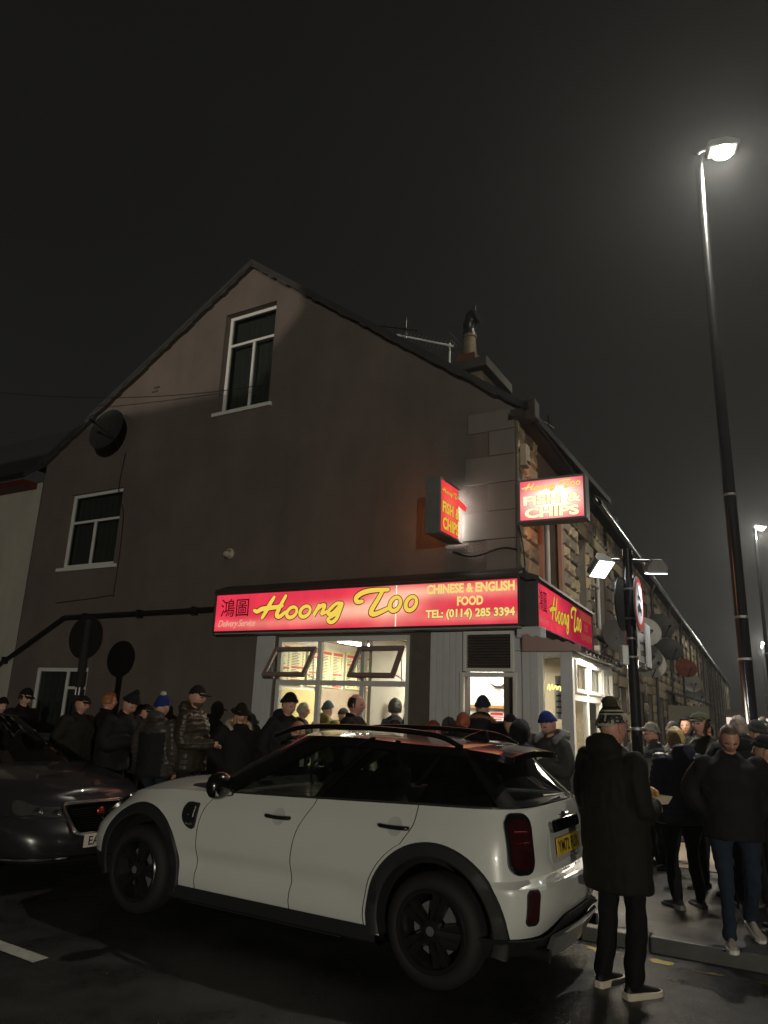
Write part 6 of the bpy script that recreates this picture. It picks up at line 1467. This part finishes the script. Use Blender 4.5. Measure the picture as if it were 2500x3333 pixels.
# round the corner
person('child in a grey hood with a fur rim behind the car tailgate', (1.51, 7.92), -62, 1.60, coat=('plain', (.035, .035, .036)), hat=('hooded', (.040, .040, .042), (.10, .09, .08)), group=CR)
o21, h21, m21, w21 = person('person in a royal blue beanie and grey hooded coat eating by the bay window', (1.84, 7.95), 118, 1.69, coat=('hoodie', (.040, .038, .037)), hat=('beanie', (.012, .030, .20), (.010, .022, .13)), nod=24, tone='pink', arms='eat', build=1.08, hood=True, group=CR, stubble=(.14, .10, .08))
hq = MB(); limb(hq, [Vector(p)*o21['_s'] for p in ((-.16, .06, 1.47), (-.15, -.06, 1.53), (-.07, -.15, 1.53), (.07, -.15, 1.53), (.15, -.06, 1.53), (.16, .06, 1.47))], [.045, .055, .06, .06, .055, .045]); hm_ = remesh(hq, .016, 2); displace(hm_, wrinkle(.008, 3, 18)); hm_.materials.append(cloth('pale hood', (.20, .20, .195))); link('hood', hm_, o21)
o22, h22, m22, w22 = person('person in a long dark padded coat and striped bobble hat behind the white car', (1.615, 5.17), -58, 1.74, base=0.0, coat=('parka', (.013, .013, .009)), legs=(.006, .006, .007), hat=('bobble', (.012, .011, .008), (.46, .43, .34), 'stripes', .052, (.07, .055, .02)), hood=True, coat_len=.60, arms=('hold', 'hold'), shoes=(.014, .014, .014), sole=(.62, .54, .44), tone='pink', nod=-2, turn=-8, group=CR, build=.97)
def hat_text(o, HM, body, az0, az1, z0, z1, m, off):
    v, f = text_mesh(body, .03); lo, hi = v.min(0), v.max(0); P = []
    for a in v:
        az = R(az0+(a[0]-lo[0])/(hi[0]-lo[0])*(az1-az0)); z = z0+(a[1]-lo[1])/(hi[1]-lo[1])*(z1-z0); c = math.sqrt(1-z*z); P.append(tuple(HM @ headp((math.sin(az)*c, math.cos(az)*c, z), off)))
    me = bpy.data.meshes.new('hat_lettering'); me.from_pydata(P, [], f); me.materials.append(m); return link('hat_lettering', me, o)
hat_text(o22, h22, 'SUPER', 172, 84, .20, .56, blacks, .037)
person('person in a dark cap partly behind the sign post, holding food up', (3.05, 8.87), 176, 1.60, coat=('plain', BK), hat=('flat', BK), tone='pink', arms='eat', group=CR)
person('person in a beige beanie and glasses facing left beyond the sign post', (3.16, 8.57), 84, 1.62, coat=('plain', (.016, .017, .022)), hat=('beanie', (.17, .155, .115)), glasses=True, tone='pink', group=CR, arms='eat')
person('person in a dark beanie farther up the side street', (3.57, 9.02), -15, 1.64, coat=('plain', BK), hat=('beanie', (.016, .015, .015)), group=CR)
o26, h26, m26, w26 = person('blond youth seen from behind in a shiny navy puffer jacket', (2.76, 6.91), 14, 1.60, coat=('puffer', (.038, .043, .068)), legs=(.008, .008, .009), hair=('short', (.62, .45, .20)), hood=True, shoes=(.05, .05, .055), sole=(.16, .16, .16), arms='hold', build=1.08, group=CR)
person('person in a green tweed flat cap and olive waxed jacket', (3.29, 7.57), 122, 1.76, coat=('plain', (.038, .042, .026)), hat=('flat', (.105, .115, .075)), tone='pink', build=1.1, hair=('receding', (.3, .28, .25)), group=CR)
person('walking person with a shaved head, black jacket, jeans and white trainers', (2.78, 5.98), 168, 1.64, coat=('plain', (.011, .011, .013)), legs=JN, hair=('buzz', (.10, .07, .055)), tone='pink', nod=26, lean=8, near=.99, stride=.20, shoes=(.70, .64, .60), sole=(.75, .72, .68), arms='pocket', build=1.05, group=CR)
person('person with grey hair close behind the walking one', (3.36, 6.95), -25, 1.72, coat=('parka', (.014, .015, .014)), hair=('short', (.30, .25, .22)), collar=(.02, .02, .018), group=CR, tone='pink')
person('person in a black beanie cut by the right edge of the frame', (3.22, 6.22), 62, 1.56, coat=('plain', BK), hat=('beanie', (.010, .013, .014)), tone='tan', group=CR, legs=BK)
person('person in a dark hooded coat farther back between the sign post and the flat cap', (4.3, 10.4), 150, 1.72, coat=('parka', BK), hat=('hooded', BK), group=CR, tone='pink')
person('person with short brown hair at the right edge behind the black beanie', (4.05, 7.75), 120, 1.66, coat=('plain', (.02, .02, .024)), hair=('short', (.05, .03, .02)), group=CR, tone='pink')
person('person in a grey beanie half hidden behind the walking one', (3.75, 7.35), 40, 1.68, coat=('puffer', (.02, .02, .02)), hat=('beanie', (.05, .05, .052)), group=CR)
person('person with dark hair far along the terrace pavement', (5.6, 13.2), 170, 1.70, coat=('plain', (.02, .022, .03)), hair=('short', (.02, .015, .01)), group=CR)
person('person in a black cap between the doorway and the hooded child', (1.62, 9.0), 30, 1.66, coat=('plain', BK), hat=('cap', BK), group=CR)
person('person with short dark hair low at the right end of the shop window', (.22, 9.35), -70, 1.54, coat=('plain', BK), hair=('short', (.02, .014, .01)), tone='pink', group=CR)
person('person in a navy anorak between the blond youth and the walking one', (3.62, 8.25), 160, 1.66, coat=('hoodie', (.018, .022, .04)), hair=('short', (.06, .04, .025)), hood=True, tone='pink', group=CR)
person('person in a dark green bobble hat deep in the crowd at the right edge', (4.75, 9.2), 175, 1.70, coat=('puffer', (.02, .025, .02)), hat=('bobble', (.02, .05, .03), (.3, .3, .28)), group=CR, tone='pink')
# food in hands
def tray(M, lab):
    t = empty('food_tray', M); tag(t, lab, 'food tray', 'takeaway meals in hands')
    q = MB(); q.grid([[(-.10, -.07, 0), (.10, -.07, 0)], [(-.10, .07, 0), (.10, .07, 0)]]); 
    for a, b in (((-.10, -.07), (.10, -.07)), ((.10, -.07), (.10, .07)), ((.10, .07), (-.10, .07)), ((-.10, .07), (-.10, -.07))): q.quad((a[0], a[1], 0), (b[0], b[1], 0), (b[0]*1.25, b[1]*1.25, .05), (a[0]*1.25, a[1]*1.25, .05))
    o = q.build('tray', mat('food card', (.55, .48, .36), .8), t); o.modifiers.new('s', 'SOLIDIFY').thickness = .003
    rr = random.Random(5); chipm = mat('chips', (.50, .30, .09), .6, var=.3, vscale=40); first = None
    for k in range(26):
        Mk = Matrix.Translation((rr.uniform(-.08, .08), rr.uniform(-.055, .055), rr.uniform(.02, .055))) @ Matrix.Rotation(rr.uniform(0, 3.1), 4, 'Z') @ Matrix.Rotation(rr.uniform(-.5, .5), 4, 'X')
        if first is None: first = MB().box(-.006, .006, -.032, .032, -.006, .006).build('chip', chipm, t, M=Mk)
        else: c = first.copy(); COL.objects.link(c); c.matrix_local = Mk
    q = MB(); limb(q, [(-.07, .0, .06), (0, .01, .07), (.07, .0, .06)], [.025, .04, .02]); f = remesh(q, .008, 1); displace(f, wrinkle(.004, 2, 60)); f.materials.append(mat('battered fish', (.42, .22, .06), .5, var=.3, vscale=40)); link('fish', f, t)
tray(m22 @ Matrix.Translation((0, .36, 1.10)), 'open tray of fish and chips held by the long coated figure')
tray(m21 @ Matrix.Translation((0, .29, 1.12)), 'small card tray of chips held by the blue beanie eater')
pb = empty('paper_wrapper', Vector((2.74, 7.60, 1.28)) ); tag(pb, 'sheet of white wrapping paper hanging beside the sign post', 'wrapping paper')
q = MB(); q.grid([[(-.05+.14*i/5+.015*j, .02*math.sin(i*1.3+j), -.10*j) for i in range(6)] for j in range(5)]); o = q.build('sheet', mat('paper'), pb, sm=60); o.modifiers.new('s', 'SOLIDIFY').thickness = .001
# litter and lens-bright scraps on the ground are left plain
hz = bpy.data.materials.new('damp night air'); hz.use_nodes = True; n_ = hz.node_tree; n_.nodes.clear()
o_ = n_.nodes.new('ShaderNodeOutputMaterial'); pv = n_.nodes.new('ShaderNodeVolumePrincipled'); pv.inputs['Color'].default_value = (.9, .92, .95, 1); pv.inputs['Density'].default_value = .0013; pv.inputs['Anisotropy'].default_value = .72
n_.links.new(pv.outputs[0], o_.inputs['Volume'])
hzo = MB().box(-60, 75, -60, 115, -4.2, 16).build('haze', hz); tag(hzo, kind='stuff')
bpy.data.scenes.remove(TMP)
for me in list(bpy.data.meshes):
    if me.users == 0: bpy.data.meshes.remove(me)
